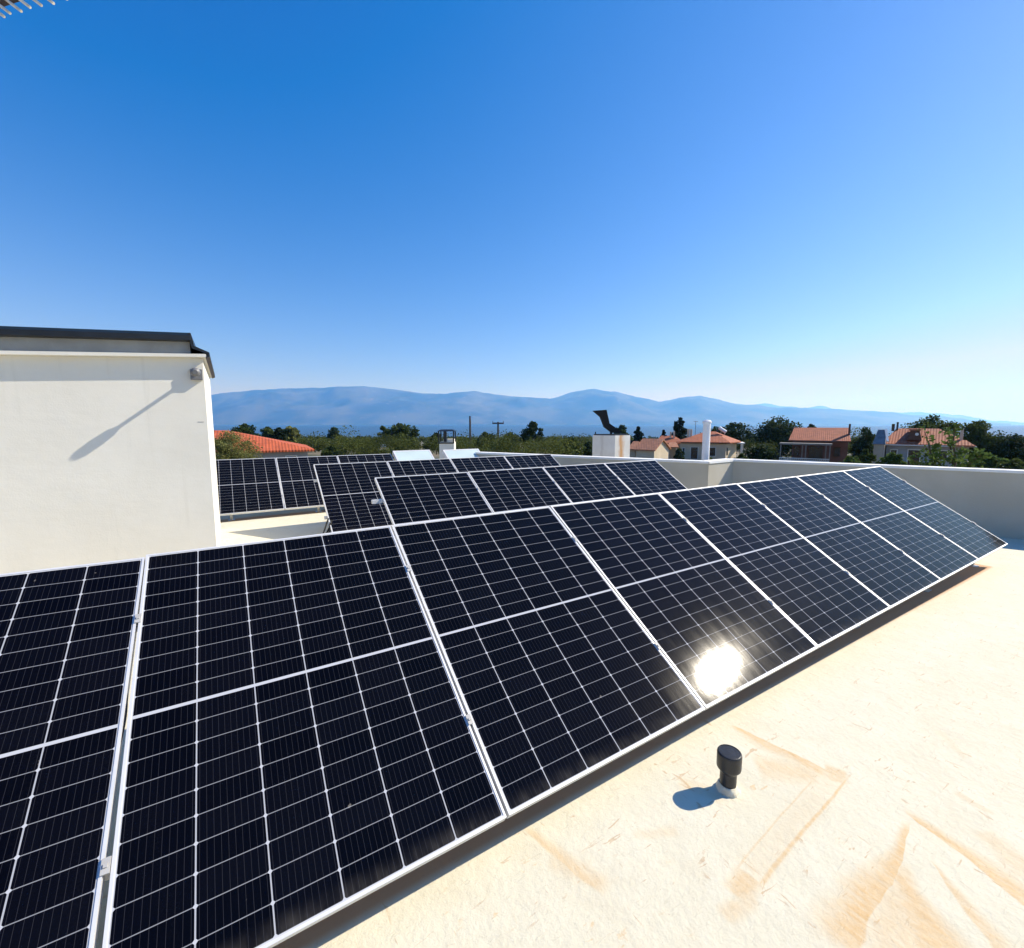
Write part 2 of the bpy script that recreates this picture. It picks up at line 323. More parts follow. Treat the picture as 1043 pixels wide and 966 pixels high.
def sea_mesh():
    A = np.linspace(PSI-1.5, PSI+1.5, 72); rr = np.concatenate([[450.], np.geomspace(700, 29000, 40)])
    vs = [(r*math.sin(a), r*math.cos(a), -25.0) for r in rr for a in A]; k = len(A)
    return MB().add(vs, [(i*k+j, i*k+j+1, (i+1)*k+j+1, (i+1)*k+j) for i in range(len(rr)-1) for j in range(k-1)], True)
tag(sea_mesh().build('sea', M['sea']), kind='structure')

b = NB('mountain_scrub'); p = b.pos(); n = b.noise(p, .0009, 7, .6); n2 = b.noise(p, .0035, 6, .65)
c = b.mix(b.step(n, .38, .65), (.006, .016, .012), (.085, .088, .058)); c = b.mix(b.math('MULTIPLY', b.step(n2, .61, .69), .6), c, (.20, .185, .15)); b.set(c, .95); M['mountain'] = b.m
from mathutils import noise as mn
def mountains(name, prof, d0, dr, d1, rough, seed):
    xs = [q[0] for q in prof]; ys = [q[1] for q in prof]
    px = np.linspace(xs[0], xs[-1], 420); cols = []
    for x in px:
        y = float(np.interp(x, xs, ys)); y += 1.1*mn.fractal(Vector((x*.05, seed, 0)), .8, 2.1, 5)
        top = at(x, y, dr).z; column = []
        for t in np.linspace(0, 1, 30):
            D = d0+(dr-d0)*t; q = at(x, 432, D)
            h = (top+26)*(t**1.15)
            k = mn.fractal(Vector((q.x/1500, q.y/1500, seed)), 1.0, 2.1, 6)
            h *= 1+rough*k*math.sin(math.pi*min(1, t*1.0))
            h += (top+26)*.10*mn.ridged_multi_fractal(Vector((q.x/2600, q.y/2600, seed)), 1.0, 2.0, 4, 1.0, 2.0)*math.sin(math.pi*t)
            column.append((q.x, q.y, -26+max(h, 0.0)))
        for t in (.5, 1.0):
            q = at(x, 432, dr+(d1-dr)*t); column.append((q.x, q.y, -26+(top+26)*(1-t)))
        cols.append(column)
    m = len(cols[0]); vs = [v for c_ in cols for v in c_]
    fs = [(i*m+j, (i+1)*m+j, (i+1)*m+j+1, i*m+j+1) for i in range(len(cols)-1) for j in range(m-1)]
    return tag(MB().add(vs, fs, True).build(name, M['mountain']), kind='structure')
main = [(-420, 424), (-200, 416), (-60, 410), (60, 406), (150, 404), (213, 402.5), (250, 398.5), (275, 396.5), (300, 395.8), (330, 395), (372, 393.5), (400, 396.5), (430, 401), (455, 400.8), (484, 398.5), (505, 402),
        (540, 405), (561, 406.5), (582, 399.5), (603, 396.3), (625, 399.2), (650, 405), (672, 409.8), (690, 405.5), (712, 403.6), (735, 408.5), (760, 412.5), (790, 415), (830, 416.3), (870, 418), (890, 418.6), (920, 422), (950, 423.5), (985, 427), (1010, 430.0), (1030, 431.5)]
far = [(690, 414), (735, 411.5), (765, 412), (783, 411.3), (800, 414), (822, 415.5), (835, 413.5), (850, 416.5), (900, 420), (940, 420.3), (975, 423), (1010, 428.5), (1040, 430.6), (1120, 430.9), (1300, 430.5), (1500, 431.2)]
mountains('mountains', main, 11800, 15500, 18500, .30, 3.1)
mountains('distant_mountains', far, 21500, 24500, 27500, .10, 8.7)

# ------------------------------------------------------------------ haze: even, closed box round everything below the sky
hb = bpy.data.materials.new('haze_air'); hb.use_nodes = True; ht = hb.node_tree; ht.nodes.clear()
pv = ht.nodes.new('ShaderNodeVolumePrincipled'); pv.inputs['Color'].default_value = (.12, .42, 1.0, 1); pv.inputs['Density'].default_value = 0.9e-4; pv.inputs['Anisotropy'].default_value = .3; pv.inputs['Absorption Color'].default_value = (1, 1, 1, 1)
hm = ht.nodes.new('ShaderNodeOutputMaterial'); ht.links.new(pv.outputs[0], hm.inputs['Volume'])
hz = MB().box(-30000, 30000, -30000, 30000, -31, 1400).build('haze', hb); tag(hz, kind='stuff')

# ------------------------------------------------------------------ our building: roof deck, parapets, stair house
TILT = 0.56238; H = 1.5304; PITCHX = 1.154; GAPX = 0.011; W = PITCHX-GAPX
def deck_z(x, y): return -0.15-0.0100*max(y, 0)*1.0-0.0205*max(x-1.2, 0)
ZT = 0.70
def pz(px, py): q = on_z(px, py, ZT); return Vector((q.x, q.y, 0))
c1, c2 = pz(722, 470.9), pz(747, 468.7)
d3 = (pz(1043, 480.6)-c2).normalized(); d1 = (pz(500, 461.9)-c1).normalized()
e3 = c2+d3*16.0; e1 = c1+d1*11.0; e1p = c1+d1*((pz(484, 461.3)-c1).length)
poly = [(-9, -9), (e3.x, -9) if e3.y < -9 else (e3.x, e3.y), (c2.x, c2.y), (c1.x, c1.y), (e1.x, e1.y), (-9, e1.y)]
bm = bmesh.new()
face = bm.faces.new([bm.verts.new((x, y, 0)) for x, y in poly]) if e3.y < -9 else bm.faces.new([bm.verts.new((x, y, 0)) for x, y in [(-9, -9), (e3.x, -9), (e3.x, e3.y), (c2.x, c2.y), (c1.x, c1.y), (e1.x, e1.y), (-9, e1.y)]])
bm.normal_update()
if face.normal.z < 0: face.normal_flip()
for ax, lo, hi in ((0, -9, 22), (1, -9, 16)):
    for k in np.arange(lo+1, hi, 1.0):
        bmesh.ops.bisect_plane(bm, geom=bm.verts[:]+bm.edges[:]+bm.faces[:], plane_co=(k, 0, 0) if ax == 0 else (0, k, 0), plane_no=(1, 0, 0) if ax == 0 else (0, 1, 0))
bmesh.ops.bisect_plane(bm, geom=bm.verts[:]+bm.edges[:]+bm.faces[:], plane_co=(1.2, 0, 0), plane_no=(1, 0, 0))
for v_ in bm.verts: v_.co.z = deck_z(v_.co.x, v_.co.y)
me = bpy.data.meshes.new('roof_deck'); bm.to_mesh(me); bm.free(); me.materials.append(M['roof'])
deck = bpy.data.objects.new('roof_deck', me); col.objects.link(deck); tag(deck, kind='structure')

def wall_run(a, b_, th, z0, z1, side):
    t = (b_-a).normalized(); nrm = Vector((t.y, -t.x, 0))*side*th
    return [a, b_, b_+nrm, a+nrm]
def parapet(a, b_, out, label, a2=None, b2=None, zb=-4.4):
    """wall from a to b (inner face), thickness towards `out`, with a coping sheet"""
    a2 = a2 or a+out; b2 = b2 or b_+out
    e = empty('parapet_wall', (0, 0, 0), 0, label, 'parapet')
    MB().prism([a, b_, b2, a2], zb, ZT-.035).build('wall', M['parapet'], e)
    return e, [a, b_, b2, a2]
n3 = Vector((-d3.y, d3.x, 0));  n3 = n3 if n3.x > 0 else -n3            # outward (away from deck)
n1 = Vector((-d1.y, d1.x, 0));  n1 = n1 if n1.x > 0 else -n1
d2 = (c2-c1).normalized(); n2 = Vector((-d2.y, d2.x, 0)); n2 = n2 if n2.y > 0 else -n2
T = .20
def isect(p_, d_, q_, e_):
    k = ((q_.x-p_.x)*e_.y-(q_.y-p_.y)*e_.x)/(d_.x*e_.y-d_.y*e_.x); return p_+d_*k
o23 = isect(c2+n3*T, d3, c2+n2*T, d2); o12 = isect(c1+n1*T, d1, c1+n2*T, d2)
def run_with_coping(a, b_, a2, b2, inn, label):
    e = empty('parapet_wall', (0, 0, 0), 0, label, 'parapet')
    MB().prism([a, b_, b2, a2], -4.4, ZT-.03).build('wall', M['parapet'], e)
    MB().prism([a-inn*.012, b_-inn*.012, b2+inn*.03, a2+inn*.03], ZT-.03+.001, ZT+.012).build('coping', M['coping'], e)
    return e
run_with_coping(c2+d3*.0, e3, o23, e3+n3*T, n3, 'long shaded parapet wall running from the inner corner to the right edge of the photo')
run_with_coping(c1+d2*.001, c2-d2*.001, o12+d2*.001, o23-d2*.001, n2, 'short sunlit stub of parapet with a slanting shadow, right of the white flue pipe')
run_with_coping(c1, e1p, o12, e1p+n1*T, n1, 'grey parapet wall receding behind the middle rows below the rust streaked chimney')
back = MB().box(-9, e1.x-.02, e1.y-.2, e1.y, -4.4, .02).build('wall', M['parapet']); tag(back, 'low back wall of the roof behind the farthest solar row', 'wall'); back.name = 'roof_edge_wall'
# outer walls of the building under the deck
mb = MB(); q = [(-9, -9), (e3.x-.05, -9), (e3.x-.05, e3.y+.05), (c2.x-.02, c2.y-.02), (c1.x-.05, c1.y-.05), (e1.x, e1.y-.25), (-9, e1.y-.25)]
mb.prism(q, -4.4, -.85); tag(mb.build('villa_body', M['parapet']), 'cream body of the flat roofed building under the roof deck', 'building')

# stair house on the left
yw = 4.6; xr = on_y(213.0, 455, yw).x; zt = on_y(210, 362, yw).z; zl = on_y(0, 358.5, yw).z; xl = on_y(0, 358.5, yw).x
sl = (zt-zl)/(xr-xl)                                      # the roof falls gently to the left
XL = xr-6.0; dpt = 2.35
def zr_(x, off): return zt+sl*(x-xr)+off
sh = empty('stair_house', (xr, yw, -.2), 0, 'cream rendered stair house with a dark flat roof at the left edge', 'building')
def slab(x0, x1, y0, y1, o0, o1):
    lo = [(x-xr, y-yw, zr_(x, o0)+.2) for x, y in ((x0, y0), (x1, y0), (x1, y1), (x0, y1))]
    hi = [(x-xr, y-yw, zr_(x, o1)+.2) for x, y in ((x0, y0), (x1, y0), (x1, y1), (x0, y1))]
    return MB().hexa(lo, hi)
wl = MB().hexa([(XL-xr, 0, -.1), (0, 0, -.1), (0, dpt, -.1), (XL-xr, dpt, -.1)], [(x-xr, y-yw, zr_(x, -.032)+.2) for x, y in ((XL, yw), (xr, yw), (xr, yw+dpt), (XL, yw+dpt))]).build('wall', M['render'], sh)
slab(XL-.1, xr+.035, yw-.085, yw+dpt+.09, -.031, .0).build('ledge', M['render'], sh)
slab(XL, xr-.10, yw-.02, yw+dpt, .001, .128).build('upstand', M['grey'], sh)
slab(XL-.1, xr-.085, yw-.10, yw+dpt+.09, .130, .185).build('roof_edge', M['darkmetal'], sh, .006)
slab(XL-.1, xr-.085, yw-.07, yw+dpt+.06, .186, .212).build('roof_sheet', M['navy'], sh)
# dark flashing that folds down over the right hand end
fl = MB(); prof = [(-.084, .205), (-.060, .075), (.066, .020), (.066, -.022), (.030, -.040), (.037, -.028), (.052, .003), (-.084, .052), (-.112, .19)]
lo = [(x, -.088, z+zt+.2) for x, z in prof]; hi = [(x, dpt+.09, z+zt+.2) for x, z in prof]
fl.hexa(lo, hi).build('flashing', M['darkmetal'], sh)
MB().box(-.085, -.03, -.002, .0015, 1.62, 1.626).build('scratch', M['grey'], sh)

# wall lamp: box on the wall, thin arm, oval head pointing out of the wall
lp = on_y(200.5, 382, yw)
wlamp = empty('wall_lamp', (lp.x, yw, lp.z), 0, 'small grey spotlight on an arm near the top right corner of the stair house wall', 'lamp')
MB().box(-.055, .050, -.050, 0, -.055, .055).build('wall_box', M['lampgrey'], wlamp, .004)
MB().tube([(0, -.05, .008), (0, -.22, .008)], .017, 10).build('arm', M['lampgrey'], wlamp)
hd = MB(); vs_ = []
hd.tube([(0, -.195, .008), (0, -.21, .008), (0, -.245, .006), (0, -.28, .002), (0, -.295, .0)], [.017, .036, .044, .040, .022], 16)
hd.build('lamp_head', M['lampgrey'], wlamp)

# ------------------------------------------------------------------ solar panels
LIP = .0085; TH = .035
def frame_mesh():
    mb = MB()
    for x0, x1, y0, y1 in ((0, W, 0, LIP), (0, W, H-LIP, H), (0, LIP, LIP, H-LIP), (W-LIP, W, LIP, H-LIP)): mb.box(x0, x1, y0, y1, -TH, 0)
    me = mb.mesh('frame', M['alu']); return me
def lam_mesh():
    z = -.0025; z2 = -.009; a, b2, c_, d_ = LIP, W-LIP, LIP, H-LIP
    me = bpy.data.meshes.new('laminate')
    me.from_pydata([(a, c_, z), (b2, c_, z), (b2, d_, z), (a, d_, z), (a, c_, z2), (b2, c_, z2), (b2, d_, z2), (a, d_, z2)], [], [(0, 1, 2, 3), (7, 6, 5, 4)])
    uvl = me.uv_layers.new(name='UVMap'); mx, my = .003, .004
    cw = (b2-a-2*mx)/6; ch = (d_-c_-2*my)/20
    for poly_ in me.polygons:
        for li in poly_.loop_indices:
            q = me.vertices[me.loops[li].vertex_index].co
            uvl.data[li].uv = ((q.x-a-mx)/cw, (q.y-c_-my)/ch) if poly_.index == 0 else (-1, -1)
    me.materials.append(M['cells']); return me
FM, LM = frame_mesh(), lam_mesh()
CLM = MB().box(-.0105, .0105, -.020, .020, -.004, .003).box(-.005, .005, -.005, .005, .003, .007).mesh('clamp', M['clamp'], 0)
def panel(x, y, z, label, group, clamps=((.235, 1), (.765, 1)), drx=0., dry=0.):
    e = empty('solar_module', (x, y, z), 0, label, 'solar panel', group); e.rotation_euler = (TILT+drx, dry, 0)
    for nm, me in (('frame', FM), ('laminate', LM)):
        o = bpy.data.objects.new(nm, me); col.objects.link(o); o.parent = e
    for t, side in clamps:
        o = bpy.data.objects.new('clamp', CLM); col.objects.link(o); o.parent = e; o.location = (W+GAPX/2 if side else -GAPX/2, t*H, 0.002)
    return e
TC, TS = math.cos(TILT), math.sin(TILT)
row1 = {-3: ('black solar panel of the nearest row mostly cut off at the bottom left corner', -.030), -2: ('black solar panel at the left edge, left of the wide gap in the nearest row', -.026),
        -1: ('large near solar panel just right of the wide gap in the nearest row', 0), 0: ('nearest row solar panel directly left of the one with the white sun glint', 0),
        1: ('solar panel with the blinding white sun glint at its lower left', 0), 2: ('nearest row solar panel directly right of the one with the sun glint', 0),
        3: ('nearest row solar panel third from the right end', 0), 4: ('nearest row solar panel second from the right end', 0), 5: ('nearest row solar panel at the far right end, reflecting the shaded parapet', 0)}
random.seed(5)
def jit(): return random.uniform(-.0012, .0012)
for i, (lab, dx) in row1.items():
    # the two leftmost modules are a narrower type and sit a little askew
    sx_ = {-1: .972, -2: .952, -3: .952}.get(i, 1.); x0_ = {-1: -GAPX/2-W*.972, -2: -1.143-W*.952, -3: -1.143-W*1.904-GAPX}.get(i, i*PITCHX+GAPX/2)
    e_ = panel(x0_, 0, 0, lab, 'solar panels of the nearest row', ((.235, 1), (.78, 1)), jit(), jit()); e_.scale.x = sx_
    if i == -2:
        e_.rotation_euler = (Matrix.Rotation(TILT, 3, 'X') @ Matrix.Rotation(R(-.7), 3, 'Z')).to_euler(); e_.location += Vector((.005, .0, .0))
def back_row(x0, y0, z0, items, group, dzx=0.):
    for i, lab in items: panel(x0+i*PITCHX+GAPX/2, y0, z0+dzx*i, lab, group, ((.235, 1), (.78, 1)), jit(), jit()+ -dzx/PITCHX*0)
back_row(.575, 2.463, -.006, [(0, 'left end solar panel of the second row, with a white rail end beside it'), (1, 'second row solar panel, second from its left end'), (2, 'second row solar panel, second from its right end'), (3, 'right end solar panel of the second row, near the white flue pipe')], 'solar panels of the second row')
back_row(.322, 4.989, -.038, [(0, 'left end solar panel of the third row, shown nearly whole above the nearest row'), (1, 'third row solar panel in front of the left pale collector'), (2, 'third row solar panel in front of the right pale collector'), (3, 'right end solar panel of the third row, only its top strip in view')], 'solar panels of the third row')
back_row(.001, 7.462, -.078, [(-1, 'farthest row solar panel just right of the stair house corner'), (0, 'middle solar panel of the farthest row, partly behind the third row'), (1, 'right end solar panel of the farthest row, left of the pale collectors')], 'solar panels of the farthest row')

# mounting frames: two rails, front feet, rear legs
def mount(x0, x1, y0, z0, label, ext0=.10, ext1=.06):
    e = empty('mounting_frame', (x0, y0, z0), 0, label, 'mounting frame', 'aluminium mounting frames under the solar rows')
    L = x1-x0
    for t in (.235, .78):
        c_ = Vector((0, t*H*TC+(TH+.021)*TS, t*H*TS-(TH+.021)*TC))
        MB().bar((-ext0, c_.y, c_.z), (L+ext1, c_.y, c_.z), .04, .04).build('rail', M['alu'], e)
    n_ = max(2, int(round(L/1.6))+1)
    for k in range(n_):
        x = .35+(L-.7)*k/(n_-1); off = TH+.042
        ya, za = .12*H*TC+off*TS, .12*H*TS-off*TC; yb, zb = .92*H*TC+off*TS, .92*H*TS-off*TC
        gz = lambda yy: deck_z(x0+x, y0+yy)-z0
        MB().bar((x, ya, za-.021), (x, yb, zb-.021), .04, .04).build('beam', M['alu'], e)
        MB().box(x-.02, x+.02, ya-.005, ya+.035, gz(ya), za-.02).build('leg', M['steel'], e)
        MB().box(x-.02, x+.02, yb-.04, yb, gz(yb), zb-.05).build('leg', M['steel'], e)
        MB().box(x-.05, x+.05, ya-.04, ya+.07, gz(ya)-.004, gz(ya)+.006).build('base_plate', M['steel'], e)
        MB().box(x-.05, x+.05, yb-.07, yb+.04, gz(yb)-.004, gz(yb)+.006).build('base_plate', M['steel'], e)
    return e
mount(-3*PITCHX, 6*PITCHX, 0, 0, 'aluminium rails and legs under the nearest solar row')
mount(.575, .575+4*PITCHX, 2.463, -.006, 'aluminium rails and legs under the second solar row, one rail end sticking out left', .10, .05)
mount(.322, .322+4*PITCHX, 4.989, -.038, 'aluminium rails and legs under the third solar row', .03, .05)
mount(.001-PITCHX, .001+2*PITCHX, 7.462, -.078, 'aluminium rails and legs under the farthest solar row', .03, .05)

# cable loop showing in the wide gap and a cable bundle at the third row
gx = -1.131
pts = []
for k in range(15):
    a = k/14; t = .60-.16*a; off = -.012-.010*math.sin(math.pi*a)
    pts.append((gx-.003+.008*math.sin(math.pi*a), t*H*TC-off*TS, t*H*TS+off*TC))
tag(MB().tube(pts, .0028, 6).build('cable_loop', M['cable']), 'thin black cable bowed in the wide gap between two near panels', 'cable')
cb = MB(); base = Vector((.27, 5.02, deck_z(.27, 5.0)+.012)); random.seed(3)
for k in range(6):
    pp = [base+Vector((random.uniform(-.09, .06), random.uniform(-.05, .06), random.uniform(.0, .05))) for _ in range(3)]+[Vector((.31+k*.012, 5.09+random.uniform(0, .06), .04+random.uniform(-.02, .1)))]
    cb.tube(pp, .011, 6)
tag(cb.build('cable_bundle', M['cable']), 'black cable bundle hanging at the left end of the third solar row', 'cable')

# ------------------------------------------------------------------ vent pipe on the roof
vz = deck_z(.93, -.26); vb = on_z(741, 804, vz)
vp = empty('vent_pipe', (vb.x, vb.y, vz), 0, 'black capped vent pipe standing on the cream roof', 'vent pipe')
cl_ = MB(); prof = [(.047, -.004), (.045, .006), (.042, .012), (.040, .020), (.0345, .029)]
cl_.lathe(prof, n=28); col_o = cl_.build('sealant_collar', M['sealant'], vp)
for vtx in col_o.data.vertices:
    k = mn.noise(Vector((vtx.co.x*40, vtx.co.y*40, vtx.co.z*25))); vtx.co.x *= 1+.14*k; vtx.co.y *= 1+.14*k
    if vtx.co.z > .035: vtx.co.z += .014*mn.noise(Vector((vtx.co.x*50, vtx.co.y*50, 7)))
MB().lathe([(.033, .0), (.033, .105)], n=32).build('pipe', M['plastic'], vp)
MB().lathe([(.0335, .084), (.042, .096), (.0475, .103), (.0485, .109), (.0485, .163), (.048, .169), (.0455, .1728), (.042, .1738), (.0415, .1720), (.001, .1730)], n=48).build('cap', M['plastic'], vp)
# ------------------------------------------------------------------ solar thermal collectors behind the rows
def collector(p0, p1, label):
    ty = 8.75; a, b2 = on_y(*p0, ty), on_y(*p1, ty); e = empty('solar_collector', (a.x, ty-1.45, deck_z(a.x, ty)), 0, label, 'solar collector', 'pale solar thermal collectors')
    wd = b2.x-a.x; z1 = (a.z+b2.z)/2-e.location.z; y0, z0 = 0.0, .12; L = Vector((0, 1.45, z1-z0)); nn = Vector((0, -L.z, L.y)).normalized()
    fr = MB()
    P_ = lambda x, t, o: (x, y0+L.y*t+nn.y*o, z0+L.z*t+nn.z*o)
    for x0, x1, t0, t1 in ((0, wd, 0, .02), (0, wd, .98, 1), (0, .03, .02, .98), (wd-.03, wd, .02, .98)):
        fr.hexa([P_(x0, t0, -.08), P_(x1, t0, -.08), P_(x1, t1, -.08), P_(x0, t1, -.08)], [P_(x0, t0, 0), P_(x1, t0, 0), P_(x1, t1, 0), P_(x0, t1, 0)])
    fr.build('frame', M['alu'], e)
    MB().hexa([P_(.03, .02, -.07), P_(wd-.03, .02, -.07), P_(wd-.03, .98, -.07), P_(.03, .98, -.07)], [P_(.03, .02, -.004), P_(wd-.03, .02, -.004), P_(wd-.03, .98, -.004), P_(.03, .98, -.004)]).build('glass', M['collector'], e)
    for x in (.06, wd-.06):
        MB().bar((x, 1.38, 0), (x, 1.38, z1-.13), .03, .03).build('leg', M['steel'], e); MB().bar((x, .05, 0), (x, .05, .10), .03, .03).build('leg', M['steel'], e)
    return e
collector((400, 459.2), (437.5, 458.4), 'left one of the two pale teal solar collectors')
collector((451, 458.3), (487, 457.2), 'right one of the two pale teal solar collectors, below the capped chimney')

# ------------------------------------------------------------------ chimneys and flue beyond the parapet
def local_frame(e): return e
# capped chimney with four posts
q = at(456, 457, 13.0); cz = empty('capped_chimney', (q.x, q.y, -4.4), -PSI, 'white chimney with a dark canopy on thin posts behind the collectors', 'chimney')
s_ = 13.0/FPX
zb = q.z+4.4; k = lambda y: at(456, y, 13.0).z+4.4
MB().box(-.21, .21, -.20, .20, 0, k(450.3)).build('stack', M['render'], cz)
MB().box(-.10, .19, -.16, .16, k(450.2), k(447.2)).build('flue', M['render'], cz)
for sx in (-.22, .20):
    for sy in (-.2, .2): MB().bar((sx, sy, k(451.5)), (sx, sy, k(439.4)), .035, .035).build('post', M['darkmetal'], cz)
MB().bar((-.04, -.2, k(450)), (-.04, -.2, k(439.4)), .09, .03).build('post', M['darkmetal'], cz)
MB().hexa([(-.27, -.27, k(439.4)), (.27, -.27, k(439.4)), (.27, .27, k(439.4)), (-.27, .27, k(439.4))], [(-.16, -.16, k(437.6)), (.16, -.16, k(437.6)), (.16, .16, k(437.6)), (-.16, .16, k(437.6))]).build('canopy', M['darkmetal'], cz)
MB().box(-.225, .205, -.215, -.19, k(451.8), k(450.6)).build('band', M['darkmetal'], cz)

# rust streaked chimney with black cowl
rustm = NB('stained_render'); p = rustm.pos(); s3 = rustm.n('SeparateXYZ'); rustm.t.links.new(p, s3.inputs[0])
wv = rustm.noise(rustm.pos((1, 1, .5)), 9, 4)
xx = rustm.math('ADD', s3.outputs[0], rustm.math('MULTIPLY', rustm.math('SUBTRACT', wv, .5), .16))
m1 = rustm.step(rustm.math('ABSOLUTE', rustm.math('SUBTRACT', xx, .17)), .005, .10, 1, 0); m2 = rustm.step(rustm.math('ABSOLUTE', rustm.math('SUBTRACT', xx, -.26)), .008, .04, 1, 0)
fade = rustm.step(s3.outputs[2], 4.55, 5.05, .15, 1.)
c = rustm.mix(rustm.step(rustm.noise(p, 3, 5), .35, .7), (.72, .69, .62), (.80, .78, .73)); c = rustm.mix(rustm.math('MULTIPLY', m2, .30), c, (.42, .36, .30)); c = rustm.mix(rustm.math('MULTIPLY', rustm.math('MULTIPLY', m1, fade), .85), c, (.58, .27, .06))
rustm.set(c, .88); M['stained'] = rustm.m
D = 10.4; q = at(626, 468, D); sc_ = D/FPX
rc = empty('rust_streaked_chimney', (q.x, q.y, -4.4), -PSI, 'white square chimney with rust streaks and a bent black cowl', 'chimney')
kz = lambda y: at(626, y, D).z+4.4
wL, wR = -20.5*sc_, 18.3*sc_
fp = [(0, 0), (wR, .26), (wR+wL+.02, .26+.44), (wL, .30)]
MB().hexa([(x, y, 0) for x, y in fp], [(x, y, kz(443.8)) for x, y in fp]).build('stack', M['stained'], rc)
fp2 = [(.0, .03), (wR-.03, .27), (wR+wL+.02, .66), (wL+.03, .31)]
MB().hexa([(x, y, kz(443.8)+.002) for x, y in fp2], [(x, y, kz(442.6)) for x, y in fp2]).build('cap_plate', M['darkmetal'], rc)
cx = lambda px: (px-626)*sc_
MB().box(cx(608)-.012, cx(608)+.012, .25, .27, kz(442.6), kz(440.2)).build('bolt', M['darkmetal'], rc)
cw_ = MB(); out = [(605.5, 418.2), (619.3, 417.2), (622.8, 431.5), (635.5, 440.3), (633.5, 441.6), (625.5, 441.2), (617.5, 435.2), (613.2, 424.6)]
cw_.hexa([(cx(x), .28, kz(y)) for x, y in out], [(cx(x), .42, kz(y)) for x, y in out]); cw_.build('cowl', M['cowlblack'], rc)
MB().bar((cx(625), .34, kz(443)), (cx(625), .34, kz(439)), .05, .05).build('spindle', M['darkmetal'], rc)

# white flue pipe
D = 9.2; q = at(718.3, 470, D); fz = empty('flue_pipe', (q.x, q.y, -4.4), 0, 'tall white flue pipe with a rounded cap behind the parapet corner', 'flue')
kz = lambda y: at(718.3, y, D).z+4.4
MB().lathe([(.073, 0), (.073, kz(431.5))], n=24).build('pipe', M['tank'], fz)
MB().lathe([(.075, kz(431.4)), (.087, kz(431.0)), (.088, kz(429.5)), (.06, kz(428.2)), (.005, kz(427.7))], n=24).build('cap', M['tank'], fz)

# ------------------------------------------------------------------ houses
def house_frame(px, D, name, label, yaw=0.):
    q = at(px, 432, D); gz_ = ground_z(q.x, q.y); b0 = math.atan((px-521.5)/FPX)
    e = empty(name, (q.x, q.y, gz_), -PSI-b0+yaw, label, 'house'); rng_ = D/math.cos(b0)
    z = lambda y: at(px, y, D).z-gz_; x = lambda p_: rng_*math.tan(math.atan((p_-521.5)/FPX)-b0)
    return e, x, z
def hip(mb, x0, x1, y0, y1, ze, zr, rx0, rx1, ry=None, th=.12):
    ry = (y0+y1)/2 if ry is None else ry
    lo = [(x0, y0, ze-th), (x1, y0, ze-th), (x1, y1, ze-th), (x0, y1, ze-th)]; v = lo+[(a, b_, c_+th) for a, b_, c_ in lo]+[(rx0, ry, zr), (rx1, ry, zr)]
    return mb.add(v, [(3, 2, 1, 0), (0, 1, 5, 4), (1, 2, 6, 5), (2, 3, 7, 6), (3, 0, 4, 7), (4, 5, 9, 8), (5, 6, 9), (6, 7, 8, 9), (7, 4, 8)])
def window(e, x0, x1, y, z0, z1, mat='dark', name='window', fr='trim'):
    o = MB().box(x0, x1, y-.05, y-.02, z0, z1).build(name, M[mat], e)
    f = MB(); t = .07
    for a in ((x0-t, x0, z0, z1), (x1, x1+t, z0, z1), (x0-t, x1+t, z1, z1+t), (x0-t, x1+t, z0-t, z0)): f.box(a[0], a[1], y-.075, y-.021, a[2], a[3])
    f.build('frame', M[fr], o); return o

# A: low house with a broad red hip roof on the left
e, X, Z = house_frame(272, 30, 'tiled_house', 'grey house with a broad orange red hip roof behind the olive bush at left')
MB().box(X(232), X(312), .35, 6, 0, Z(459.6)).build('wall', M['bluegrey'], e)
hip(MB(), X(160), X(319), -.25, 7.5, Z(459), Z(439.0), X(206), X(227), 4.2).build('roof', M['tile_red'], e)
MB().box(X(200), X(317.5), -.22, -.10, Z(461.0), Z(459.9)-.03).build('gutter', M['wood'], e)
window(e, X(290), X(300), .35, Z(482), Z(466))
# B: small gabled house
e, X, Z = house_frame(664, 54, 'gabled_house', 'small tan gabled house with an orange roof right of the rust streaked chimney', 0.)
def gable(e, x0, xf, x1, zE, zR, ye, dep, wallm, roofm):
    pass
fr = [(X(648.5), 1.0), (X(667.3), 0.), (X(683), 4.0), (X(665), 5.0)]          # footprint: front left, front right corner, gable right, back
zE, zR, zE2 = Z(458.6), Z(449.0), Z(456)
ap = Vector(((fr[1][0]+fr[2][0])/2, (fr[1][1]+fr[2][1])/2, zR)); ap2 = Vector(((fr[0][0]+fr[3][0])/2, (fr[0][1]+fr[3][1])/2, zR))
MB().hexa([(x, y, 0) for x, y in fr], [(x, y, zE) for x, y in fr]).add([(fr[1][0], fr[1][1], zE), (fr[2][0], fr[2][1], zE), tuple(ap), (fr[0][0], fr[0][1], zE), (fr[3][0], fr[3][1], zE), tuple(ap2)], [(0, 1, 2), (3, 5, 4), (0, 2, 5, 3), (1, 4, 5, 2)]).build('wall', M['cream'], e)
def slope(a, b_, c_, d_, th=.14): 
    up = Vector((0, 0, th)); return MB().hexa([Vector(q)+Vector((0, 0, .02)) for q in (a, b_, c_, d_)], [Vector(q)+up for q in (a, b_, c_, d_)])
gd = (ap-ap2).normalized()*.25
def ov(pt_, base, k_=1.10): return Vector(base)+(Vector(pt_)-Vector(base))*k_
rf = MB()
for ia, ib in ((1, 0), (2, 3)):
    A_, B_ = Vector((*fr[ia], zE)), Vector((*fr[ib], zE))
    a_, b2_ = ov(A_, ap, 1.12)+gd, ov(B_, ap2, 1.12)-gd; c_, d_ = ap2-gd, ap+gd
    rf.hexa([v+Vector((0, 0, .02)) for v in (a_, b2_, c_, d_)], [v+Vector((0, 0, .16)) for v in (a_, b2_, c_, d_)])
rf.build('roof', M['tile_pale'], e)
